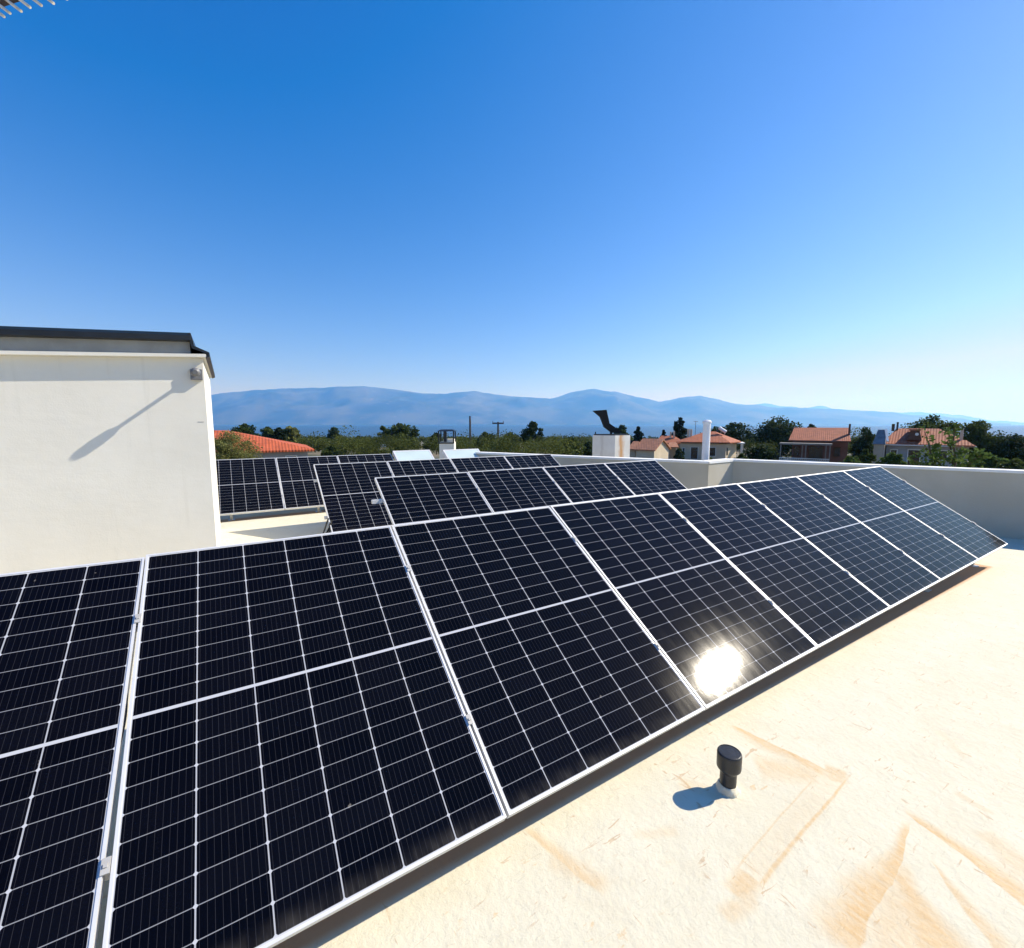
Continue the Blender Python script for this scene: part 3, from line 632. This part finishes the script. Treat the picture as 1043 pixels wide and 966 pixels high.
# lower wing at left
MB().box(X(640.5), X(648), 1.2, 3.4, 0, Z(458.5)).build('wing', M['tan'], e)
hip(MB(), X(639), X(653), .9, 3.6, Z(458.2), Z(450.5), X(645), X(651)).build('wing_roof', M['tile_pale'], e)
# C: house behind B with two chimneys
e, X, Z = house_frame(682, 80, 'tiled_house', 'house with a low terracotta roof and thin chimneys, between the gabled house and the flue')
MB().box(X(672), X(697), .4, 6, 0, Z(451.5)).build('wall', M['tan'], e)
rfo = hip(MB(), X(667), X(699), 0, 6.4, Z(451.4), Z(444.3), X(674), X(687)).build('roof', M['tile'], e)
for xa, xb, yt in ((682.6, 684.4, 440.2), (686.2, 688, 439.6)):
    MB().box(X(xa), X(xb), 2.0, 2.4, Z(449), Z(yt)).build('chimney', M['cream'], rfo)
hip(MB(), X(679.5), X(692), -2.2, .0, Z(454.8), Z(450.6), X(683), X(690), -.3).build('porch_roof', M['tile_pale'], e)
for xx_ in (682, 690): MB().box(X(xx_)-.1, X(xx_)+.1, -1.9, -1.7, 0, Z(455)).build('porch_post', M['trim'], e)
# D: cream villa with hip roof, behind flue pipe
e, X, Z = house_frame(722, 68, 'cream_villa', 'cream villa with a terracotta hip roof and white water heater, right of the flue pipe')
fx0, fx1 = X(694), X(743); ry = 6.0
wf = [(fx0, .0), (X(740.5), .0), (X(752.5), 3.4), (X(752.5), 7), (fx0, 7)]
MB().prism(wf, 0, Z(452)).build('wall', M['cream'], e)
lo = [(X(690), -.55, Z(451.3)), (X(744.5), -.55, Z(451.3)), (X(757), 3.2, Z(451.0)), (X(757), 7.6, Z(451)), (X(690), 7.6, Z(451.3))]
hi = [(x, y, z+.13) for x, y, z in lo]; r0, r1 = (X(719), 3.6, Z(440.0)), (X(729), 3.8, Z(440.0))
rfm = MB().add(lo+hi+[r0, r1], [(4, 3, 2, 1, 0), (0, 1, 6, 5), (1, 2, 7, 6), (2, 3, 8, 7), (3, 4, 9, 8), (4, 0, 5, 9), (5, 6, 11, 10), (6, 7, 11), (7, 8, 11), (8, 9, 10, 11), (9, 5, 10)])
rfo = rfm.build('roof', M['tile'], e)
for xa, xb in ((699.7, 702.2), (702.8, 705)): MB().box(X(xa), X(xb), 2.2, 2.7, Z(449), Z(437.6)).build('chimney', M['cream'], rfo)
window(e, X(705), X(712), 0, Z(468), Z(456)); window(e, X(722.8), X(730), 0, Z(464.5), Z(456)); window(e, X(696.5), X(698.5), 0, Z(467), Z(457))
sw = MB(); a_, b_ = Vector((X(740.5), 0, 0)), Vector((X(752.5), 3.4, 0)); t_ = (b_-a_).normalized(); nn = Vector((t_.y, -t_.x, 0))
for f0, f1 in ((.08, .20),):
    A_, B_ = a_+(b_-a_)*f0, a_+(b_-a_)*f1
    sw.prism([A_+nn*.03, B_+nn*.03, B_-nn*.02, A_-nn*.02], Z(463.5), Z(456))
sw.build('window', M['dark'], e)
for px_, yy_ in ((757.5, 2.6), (760, 5.2)): MB().box(X(px_)-.1, X(px_)+.1, yy_, yy_+.2, 0, Z(452.6)).build('porch_post', M['trim'], e)
MB().box(X(753), X(761), 2.4, 7.2, Z(452.5), Z(451.4)).build('porch_roof', M['trim'], e)
wh = empty('water_heater', e.matrix_world @ Vector((0, 0, 0)), 0)
bpy.context.view_layer.update()
wh.location = e.matrix_world @ Vector((X(736), 3.0, 0)); wh.rotation_euler = e.rotation_euler
tag(wh, 'white solar water heater tilted on the cream villa roof', 'water heater')
MB().tube([(-.40, 0, Z(436.0)), (.60, -.1, Z(440.6))], [.26, .26], 16).build('tank', M['tank'], wh)
MB().bar((-.1, .2, Z(444)), (-.1, .2, Z(437.5)), .06, .06).build('stand', M['steel'], wh); MB().bar((.4, .2, Z(446)), (.4, .2, Z(440)), .06, .06).build('stand', M['steel'], wh)
q = at(708, 446, 76); an = empty('tv_antenna', (q.x, q.y, q.z-.3), -PSI, 'thin television antenna mast above the cream villa roof, left of the flue', 'antenna')
kz = lambda y: at(708, y, 76).z-q.z+.3
MB().bar((0, 0, 0), (0, 0, kz(429)), .05, .05).build('mast', M['pole'], an); MB().bar((-.35, 0, kz(429.6)), (.35, 0, kz(429.6)), .06, .06).build('boom', M['pole'], an)
for k_ in range(4): MB().bar((-.3+.2*k_, -.2, kz(429.6)), (-.3+.2*k_, .2, kz(429.6)), .03, .03).build('rod', M['pole'], an)

# E: house with porch and straight ridge
e, X, Z = house_frame(833, 52, 'porch_house', 'dark red house with a straight ridged orange roof and a white railed porch')
MB().box(X(808), X(866), 1.2, 7, 0, Z(449.5)).build('wall', M['brown'], e)
lo = [(X(804.5), -.1, Z(448.8)), (X(868), -.1, Z(448.8)), (X(866.5), 3.6, Z(436)), (X(808), 3.6, Z(436))]
rf = MB().hexa([(x, y, z-.12) for x, y, z in lo], lo)
lo2 = [(X(866.5), 3.61, Z(436)), (X(808), 3.61, Z(436)), (X(804.5), 7.4, Z(448.8)), (X(868), 7.4, Z(448.8))]
rf.hexa([(x, y, z-.12) for x, y, z in lo2], lo2); rfo = rf.build('roof', M['tile'], e)
MB().box(X(804), X(868), -.16, -.04, Z(450.4), Z(449.2)).build('fascia', M['wood'], e)
MB().box(X(865.5), X(867.5), 1.5, 1.9, Z(447), Z(432)).build('chimney', M['wood'], rfo)
MB().box(X(796.5), X(849), -1.9, -.2, Z(453.0), Z(451.4)).build('porch_beam', M['duntrim'], e)
for px_ in (798, 819.5, 823, 843, 847): MB().box(X(px_)-.05, X(px_)+.05, -1.85, -1.75, 0, Z(453.1)).build('porch_post', M['duntrim'], e)
rl = MB().box(X(797), X(847), -1.9, -1.82, Z(467.0), Z(466.2)).box(X(797), X(847), -1.9, -1.82, Z(469.2), Z(468.2))
for k_ in range(24): rl.box(X(797.5+k_*2.1)-.02, X(797.5+k_*2.1)+.02, -1.88, -1.84, Z(468.2), Z(467.0))
rl.build('railing', M['trim'], e)
window(e, X(806+4), X(816), 1.2, Z(466), Z(456), 'dark', 'window', 'wood'); window(e, X(826), X(840), 1.2, Z(469), Z(455.5), 'dark', 'door', 'wood'); window(e, X(852), X(858), 1.2, Z(465), Z(456), 'dark', 'window', 'wood')
# F: house behind the fig branches
e, X, Z = house_frame(942, 40, 'grey_house', 'grey house with an orange roof, dark dormer and slate gable, behind the leafy fig')
MB().box(X(905), X(990), .3, 6, 0, Z(453.6)).build('wall', M['bluegrey'], e)
rfo = hip(MB(), X(901), X(996), -.25, 6.6, Z(452.8), Z(437), X(912), X(958), 3.2).build('roof', M['tile'], e)
MB().box(X(900), X(997), -.30, -.12, Z(454.4), Z(453.2)-.02).build('fascia', M['trim'], e)
MB().hexa([(X(892.5), -.4, 0), (X(904), -.9, 0), (X(904), 2.5, 0), (X(892.5), 2.5, 0)], [(X(892.5), -.4, Z(453.5)), (X(904), -.9, Z(453.5)), (X(904), 2.5, Z(453.5)), (X(892.5), 2.5, Z(453.5))]).build('side_wing', M['tan'], e)
MB().hexa([(X(891), -.6, Z(453.4)), (X(904.5), -1.05, Z(453.4)), (X(904.5), 2.6, Z(453.4)), (X(891), 2.6, Z(453.4))], [(X(894.5), .6, Z(438.2)), (X(902.5), .5, Z(438.2)), (X(902.5), 1.4, Z(438.2)), (X(894.5), 1.4, Z(438.2))]).build('slate_roof', M['slate'], e)
MB().bar((X(902.6), .40, Z(438)), (X(906.5), -.75, Z(450.5)), .17, .12).build('bargeboard', M['trim'], e)
dm = MB().hexa([(X(924.5), .15, Z(448.8)), (X(940.5), .15, Z(448.8)), (X(940.5), 2.6, Z(448.8)), (X(924.5), 2.6, Z(448.8))], [(X(928), .15, Z(439)), (X(937.5), .15, Z(439)), (X(937.5), 2.6, Z(439)), (X(928), 2.6, Z(439))]).build('dormer', M['wood'], e)
MB().prism([(X(926.5), 0), (X(939), 0), (X(939), 2.6), (X(926.5), 2.6)], Z(438.9), Z(437.2)).build('dormer_roof', M['tile'], dm)
mo = MB().lathe([(.13, 0), (.13, .03)], n=16).build('vent', M['trim'], dm); mo.rotation_euler = (R(90), 0, 0); mo.location = (X(935), .15, Z(442.6))
for xa, xb, ya in ((906.8, 910, 432), (911.8, 914, 430)): MB().box(X(xa), X(xb), 2.8, 3.1, Z(440), Z(ya)).build('chimney', M['dark'], rfo)
MB().box(X(979.6), X(983), .7, 1.0, Z(450), Z(436.2)).build('chimney', M['cream'], rfo)
hip(MB(), X(974), X(994), -1.2, .2, Z(452.4), Z(447.8), X(981), X(986), -.2).build('porch_roof', M['tile'], e)
window(e, X(928), X(940), .3, 0.05, Z(459), 'dark', 'door'); window(e, X(910), X(916), .3, Z(468), Z(459.5)); window(e, X(960), X(968), .3, Z(468), Z(459))
# G: sliver of a house at the right edge, H: far white house
e, X, Z = house_frame(1050, 45, 'tiled_house', 'pale house with a tiled roof cut off by the right edge of the photo')
MB().box(X(1038.5), X(1090), .4, 6, 0, Z(456.5)).build('wall', M['cream'], e); hip(MB(), X(1036.5), X(1094), 0, 6.4, Z(456.3), Z(446), X(1048), X(1080)).build('roof', M['tile_pale'], e)
e, X, Z = house_frame(395, 210, 'white_house', 'tiny far white house standing in the olive grove before the wide tree')
MB().box(X(385.5), X(404), 0, 6, 0, Z(448.2)).build('wall', M['tank'], e); MB().box(X(388), X(391), 1, 3, Z(448.1), Z(446.4)).build('roof_tank', M['tank'], e); MB().box(X(396.5), X(399), 1, 3, Z(448.1), Z(445.8)).build('stair_tower', M['tank'], e)
MB().box(X(385.2), X(404.3), -.15, 6.2, Z(448.15), Z(447.6)).build('roof', M['trim'], e)

# utility poles
def pole(px, ytop, D, label, arm=None):
    q = at(px, 432, D); g = ground_z(q.x, q.y); e = empty('utility_pole', (q.x, q.y, g), -PSI, label, 'utility pole')
    zt_ = at(px, ytop, D).z-g; MB().tube([(0, 0, 0), (0, 0, zt_)], [.26*D/90, .17*D/90], 10).build('post', M['pole'], e)
    if arm:
        for k_ in (-1, 1): MB().box(k_*arm*.9-.05, k_*arm*.9+.05, -.05, .05, zt_-.12, zt_+.22).build('insulator', M['pole'], e)
        MB().box(-arm, arm, -.12, .12, zt_-.40, zt_-.12).build('crossarm', M['pole'], e)
pole(478.8, 424, 95, 'plain dark utility pole without crossarm, above the right collector')
pole(507.3, 430, 90, 'dark utility pole with a T shaped crossarm', 1.15)
pole(543.5, 447, 85, 'short dark pole below the tallest grove tree')

# ------------------------------------------------------------------ trees
rng = np.random.default_rng(11)
def leaves(centers, radii, per, size, squash=.8, seed=0):
    """leaf quads scattered in clumps; returns verts, faces, tone"""
    r = np.random.default_rng(seed); V = []; Fc = []; tone = []
    N = len(centers)*per; cid = np.repeat(np.arange(len(centers)), per)
    d = r.normal(size=(N, 3)); d /= np.linalg.norm(d, axis=1)[:, None]; d *= (r.random(N)**(1/2.2))[:, None]
    P_ = np.asarray(centers)[cid]+d*np.asarray(radii)[cid][:, None]*np.array([1, 1, squash])
    n_ = r.normal(size=(N, 3))+np.array([0, 0, .7]); n_ /= np.linalg.norm(n_, axis=1)[:, None]
    u_ = np.cross(n_, r.normal(size=(N, 3))); u_ /= np.linalg.norm(u_, axis=1)[:, None]; v_ = np.cross(n_, u_)
    s = size*(.6+.8*r.random(N))[:, None]
    quad = np.stack([P_-u_*s*.5-v_*s*.12, P_+v_*s*-.38, P_+u_*s*.62, P_+v_*s*.36], 1).reshape(-1, 3)
    ct = r.random(len(centers)); tn = np.clip(ct[cid]*.8+r.random(N)*.2, 0, 1)
    return quad, np.repeat(tn, 4)
def leaf_object(name, quad, tn, mat, parent=None):
    me = bpy.data.meshes.new(name); n_ = len(quad)
    me.vertices.add(n_); me.vertices.foreach_set('co', quad.astype(np.float32).ravel())
    me.loops.add(n_); me.loops.foreach_set('vertex_index', np.arange(n_, dtype=np.int32))
    me.polygons.add(n_//4); me.polygons.foreach_set('loop_start', np.arange(0, n_, 4, dtype=np.int32))
    me.update(calc_edges=True); me.validate()
    a = me.attributes.new('tone', 'FLOAT', 'POINT'); a.data.foreach_set('value', tn.astype(np.float32)); me.materials.append(mat)
    o = bpy.data.objects.new(name, me); col.objects.link(o)
    if parent: o.parent = parent
    return o
def crown_pts(kind, w_, h_, n_, r):
    """clump centres in a crown of half width w_, height h_ (z from 0 to h_)"""
    pts = []; rad = []; m_ = min(w_, h_*.6)
    while len(pts) < n_:
        x, y, z = r.uniform(-1, 1), r.uniform(-1, 1), r.uniform(0.02, .96); rho = math.hypot(x, y)
        if kind == 'conifer': lim = (1-z)**.75*.9+.05; rr_ = r.uniform(.16, .30)*(1.05-.7*z)
        elif kind == 'umbrella': lim = math.sqrt(max(0, 1-(abs(z-.5)/.52)**2.4)); rr_ = r.uniform(.22, .42)
        elif kind == 'column': lim = .9*math.sqrt(max(0, 1-(abs(z-.45)/.56)**3)); rr_ = r.uniform(.25, .45)
        elif kind == 'loose': lim = math.sqrt(max(0, 1-((z-.45)/.55)**2)); rr_ = r.uniform(.16, .36)
        else: lim = math.sqrt(max(0, 1-((z-.45)/.55)**2)); rr_ = r.uniform(.24, .46)
        if rho > lim: continue
        k_ = 1-rr_*.62
        pts.append((x*w_*k_, y*w_*k_, z*h_*(1-rr_*.30))); rad.append(rr_*m_*1.15)
    for z in np.linspace(.12, .9, 9):
        lim = (1-z)**.75*.9+.05 if kind == 'conifer' else math.sqrt(max(0.02, 1-((z-.45)/.55)**2))
        pts.append((0, 0, z*h_)); rad.append(m_*lim*(.55 if kind != 'loose' else .35))
    return np.array(pts), np.array(rad)
tid = [0]
def tree(px, ytop, wpx, D, kind, mat, label, name='tree', ybase=None, nclump=34, per=75, leaf=1.05, cat='tree', group=None, squash=.8):
    """tree whose crown spans wpx pixels and whose top is at ytop in the photograph when it stands D metres ahead"""
    tid[0] += 1; r = np.random.default_rng(100+tid[0]); q = at(px, 432, D); g = ground_z(q.x, q.y); s = D/FPX
    zt_ = at(px, ytop, D).z-g; zc = (at(px, ybase, D).z-g) if ybase else max(.8, zt_*.28)
    e = empty(name, (q.x, q.y, g), r.uniform(0, 6.28), label, cat, group)
    hw = wpx*s/2; hc = zt_-zc
    nclump = int(nclump*1.3); P_, Rd = crown_pts(kind, hw, hc, nclump, r); P_[:, 2] += zc+hc*.02
    lean = r.uniform(-.12, .12, 2)*hw
    quad, tn = leaves(P_, Rd, per, leaf*s*2.0, squash, 500+tid[0])
    mx_ = quad[:, 2].max(); quad[:, 2] = np.where(quad[:, 2] > zc, zc+(quad[:, 2]-zc)*(zt_-zc)/max(mx_-zc, .1), quad[:, 2])
    leaf_object('crown', quad, tn, mat, e)
    tr = MB(); rt = max(.07, hw*.09)
    tr.tube([(0, 0, -.1), (lean[0]*.3, lean[1]*.3, zc*.5), (lean[0], lean[1], zc+hc*.25), (lean[0]*1.3, lean[1]*1.3, zc+hc*.7)], [rt*1.25, rt, rt*.7, rt*.25], 9)
    for k_ in r.choice(len(P_), min(7, len(P_)), replace=False):
        st_ = Vector((lean[0], lean[1], zc+hc*r.uniform(0, .3))); en = Vector(P_[k_]); mid = st_.lerp(en, .5)+Vector((0, 0, hc*.05))
        tr.tube([st_, mid, en], [rt*.5, rt*.33, rt*.12], 6)
    tr.build('trunk', M['bark'], e); return e
LF, LMD, LO, LL, LP_ = M['leaf'], M['leaf_mid'], M['leaf_olive'], M['leaf_light'], M['leaf_pine']
tree(231, 437.5, 62, 15, 'round', LO, 'light olive green bush beside the stair house corner, before the red roof', 'olive_bush', 478, 50, 240, .62, 'bush')
tree(249, 430.8, 27, 80, 'round', LF, 'dark round tree left of all above the red roof', 'tree', 450)
tree(273, 434.5, 17, 85, 'round', LMD, 'small green tree in the middle behind the red roof', 'tree', 452)
tree(284, 435.0, 13, 84, 'column', LP_, 'dark narrow tree behind the red roof slope', 'tree', 453)
tree(295, 433.5, 19, 88, 'loose', LO, 'brownish olive tree at the right of the trio behind the red roof', 'tree', 454)
tree(339, 434.5, 15, 150, 'loose', LF, 'lone thin tree sticking up from the grove left of the wide tree', 'tree', 448, 16, 60)
tree(407, 430.6, 48, 130, 'umbrella', LMD, 'wide flat topped tree behind the far white house', 'tree', 449, 44, 70)
tree(444, 440, 13, 110, 'round', LF, 'small dark round tree left of the capped chimney', 'tree', 452, 20, 60)
tree(494, 439.5, 19, 105, 'round', LF, 'dark tree between the two utility poles', 'tree', 455, 26, 60)
tree(520, 439.5, 18, 105, 'round', LMD, 'tree just right of the T shaped pole', 'tree', 456, 26, 60)
tree(542, 428.5, 25, 100, 'loose', LF, 'tall uneven tree standing above the grove right of the T shaped pole', 'tree', 453, 30, 60)
tree(583, 444, 28, 60, 'round', LMD, 'dense green tree just left of the rust streaked chimney', 'tree', 470, 34, 70)
tree(633, 432.5, 15, 95, 'round', LF, 'dark tree behind the bent black cowl', 'tree', 452, 22, 60)
tree(650, 434, 20, 92, 'conifer', LP_, 'dark spiky conifer right of the bent black cowl', 'conifer', 456, 30, 60)
tree(693, 424.8, 27, 85, 'conifer', LP_, 'tall dark conifer left of the white flue pipe', 'conifer', 452, 40, 60)
tree(676, 437.5, 11, 88, 'conifer', LP_, 'small conifer tip left of the tall conifer', 'conifer', 452, 18, 50)
tree(746, 429.8, 48, 92, 'umbrella', LF, 'round crowned dark tree behind the water heater', 'tree', 456, 46, 75)
tree(794, 423, 58, 84, 'round', LF, 'biggest dark tree left of the porch house', 'tree', 466, 60, 85)
tree(826, 431.5, 12, 88, 'round', LF, 'small dark crown showing above the porch house ridge', 'tree', 450, 14, 50)
tree(882, 434.5, 24, 58, 'round', LF, 'dark tree between the porch house and the slate gable', 'tree', 470, 36, 70)
tree(950, 421.8, 52, 55, 'round', LMD, 'large green tree rising behind the grey house roof', 'tree', 452, 54, 80)
tree(998, 427, 40, 48, 'loose', LMD, 'large tree at the right end of the grey house', 'tree', 470, 54, 85)
tree(1034, 440, 42, 46, 'round', LF, 'dark rounded tree at the right edge before the tiled roof', 'tree', 474, 46, 75)
tree(777, 452, 36, 60, 'round', LF, 'dark shrub below the biggest tree, left of the porch', 'shrub', 480, 34, 70, 1.2, 'shrub')
tree(757, 461, 14, 52, 'round', LMD, 'small shrub at the cream villa corner', 'shrub', 480, 14, 50, 1.2, 'shrub')
tree(722, 463, 12, 60, 'round', LMD, 'small shrub right beside the flue pipe under a villa window', 'shrub', 480, 12, 50, 1.2, 'shrub')
tree(868, 464, 22, 34, 'loose', LL, 'pale green shrub right of the porch railing', 'shrub', 482, 20, 60, 1.2, 'shrub')
tree(884, 457, 20, 38, 'loose', LMD, 'leafy shrub left of the slate gable wing', 'shrub', 482, 20, 60, 1.2, 'shrub')
tree(912, 460, 24, 26, 'loose', LL, 'light leaved shrub in front of the slate gable wing', 'shrub', 486, 24, 60, 1.3, 'shrub')
tree(1012, 462, 40, 30, 'loose', LL, 'light green shrub row before the large tree at right', 'shrub', 488, 34, 70, 1.2, 'shrub')
tree(1040, 466, 30, 27, 'round', LMD, 'green hedge clump at the right edge above the parapet', 'shrub', 488, 24, 70, 1.2, 'shrub')
tree(693, 456, 12, 66, 'round', LF, 'dark shrub in the porch between the gabled house and the villa', 'shrub', 476, 14, 50, 1.2, 'shrub')

tree(365, 443.5, 30, 240, 'round', LF, 'low dark shoreline clump between the lone thin tree and the far white house', 'tree', 450, 22, 70)
tree(462, 446, 16, 160, 'round', LMD, 'low green tree in the grove just right of the capped chimney', 'tree', 455, 14, 60)
tree(567, 447.5, 22, 120, 'round', LMD, 'green tree in the grove two trees left of the rust streaked chimney', 'tree', 460, 18, 70)
tree(600, 449, 14, 75, 'round', LF, 'dark tree squeezed against the left side of the rust streaked chimney', 'tree', 470, 18, 70)
tree(372, 452, 26, 75, 'round', LO, 'pale olive tree in the grove below the far white house', 'tree', 468, 22, 110)
tree(338, 453, 24, 70, 'round', LMD, 'green bushy tree at the right end of the red roof eave', 'tree', 468, 22, 110)
tree(560, 458, 26, 62, 'round', LO, 'pale olive tree behind the grey parapet left of the rust streaked chimney', 'tree', 472, 22, 110)

# fig tree with big leaves close behind the parapet
def fig(D=13.0):
    q = at(968, 470, D); g = -4.4; s = D/FPX; e = empty('fig_tree', (q.x, q.y, g), -PSI, 'leafy fig with big bright leaves close behind the parapet, before the grey house', 'tree')
    r = np.random.default_rng(77); zz = lambda y: at(968, y, D).z-g; xx_ = lambda x: (x-968)*s
    br = [[(968, 520), (955, 480), (951, 455), (948, 440)], [(968, 520), (968, 470), (958, 450), (953, 436)], [(968, 520), (975, 478), (972, 455), (970, 432)], [(968, 520), (985, 480), (988, 470), (992, 466)], [(968, 520), (962, 478), (956, 466), (948, 462)], [(968, 520), (976, 480), (980, 468), (983, 462)], [(968, 520), (960, 490), (944, 474), (936, 468)]]
    tr = MB(); cs = []
    tr.tube([(0, 0, -.1), (.05, .02, 2.2), (0, 0, zz(520))], [.11, .09, .07], 9)
    for i, b_ in enumerate(br):
        dy = r.uniform(-.5, .5); P_ = [Vector((xx_(x), dy*k_/3, zz(y))) for k_, (x, y) in enumerate(b_)]; tr.tube(P_, [.05, .03, .02, .008], 6)
        for k_ in range(1, 3):
            for t in np.linspace(0, 1, 5): cs.append(P_[k_].lerp(P_[k_+1], t)+Vector(r.normal(size=3)*.09))
    for _ in range(46): cs.append(Vector((xx_(r.uniform(944, 990)), r.uniform(-.5, .6), zz(r.uniform(458, 482)))))
    quad, tn = leaves([tuple(c_) for c_ in cs], [.13]*len(cs), 9, .105, 1.0, 78); leaf_object('crown', quad, tn, M['leaf_light'], e); tr.build('trunk', M['bark'], e)
fig()

# the olive grove between the houses and the sea: too many bushes to count
r = np.random.default_rng(42); cs = []; rad = []; sizes = []
quads = []; tns = []
for band, (d0, d1, n_, lf, per) in enumerate(((50, 90, 110, .20, 280), (90, 180, 230, .34, 150), (180, 420, 420, .65, 75), (420, 800, 460, 1.3, 36))):
    P_ = []; Rd = []
    for _ in range(n_):
        D_ = r.uniform(d0, d1); px = r.uniform(140, 1120)
        if D_ < 75 and px > 590: continue
        if D_ < 48+20 and px < 320: continue
        q = at(px, 432, D_); g = ground_z(q.x, q.y); R0 = r.uniform(1.5, 2.9)*(1 if band < 3 else 1.25)
        for _k in range(4):
            o_ = r.normal(size=3)*R0*.40; P_.append((q.x+o_[0], q.y+o_[1], g+R0*.95+abs(o_[2])*.6)); Rd.append(R0*r.uniform(.5, .8))
    qd, tn = leaves(P_, Rd, per, lf, .85, 900+band); quads.append(qd); tns.append(tn)
tag(leaf_object('olive_grove', np.concatenate(quads), np.concatenate(tns), leafmat('grove_foliage', (.022, .034, .008), (.125, .145, .036), .36)), 'mass of olive trees stretching to the shore', None, None, 'stuff')

# ------------------------------------------------------------------ reed shade at the top left corner
ra = empty('reed_shade', (0, 0, 0), 0, 'bleached reed ends of a sun shade in the top left corner', 'sun shade')
Dp = 2.3; rd = MB(); ends = [(-44, 36), (-30, 31), (-16, 25), (-6, 20), (4, 17), (10, 13.5), (21.5, 11.5), (30.5, 7.5), (42, 5.5), (54.5, 3.5), (68, -1), (82, -6), (96, -11)]
for i, (x, y) in enumerate(ends):
    a = at(x, y, Dp); b_ = at(x-190, y-145, Dp*1.05); rd.tube([b_, a.lerp(b_, .4), a], [.009, .0095, .0065], 7)
rd.build('reeds', M['reed'], ra)
q = [at(*p_, Dp*1.004) for p_ in ((-46, 26), (6, 6.5), (96, -24), (-90, -170), (-240, -110))]
MB().hexa(q, [v+Vector((0, 0, .012)) for v in q]).build('mat', M['thatch'], ra)
pb = at(-230, -95, Dp*1.05); MB().tube([(pb.x, pb.y, deck_z(pb.x, pb.y)), (pb.x, pb.y, pb.z)], .03, 10).build('post', M['wood'], ra)
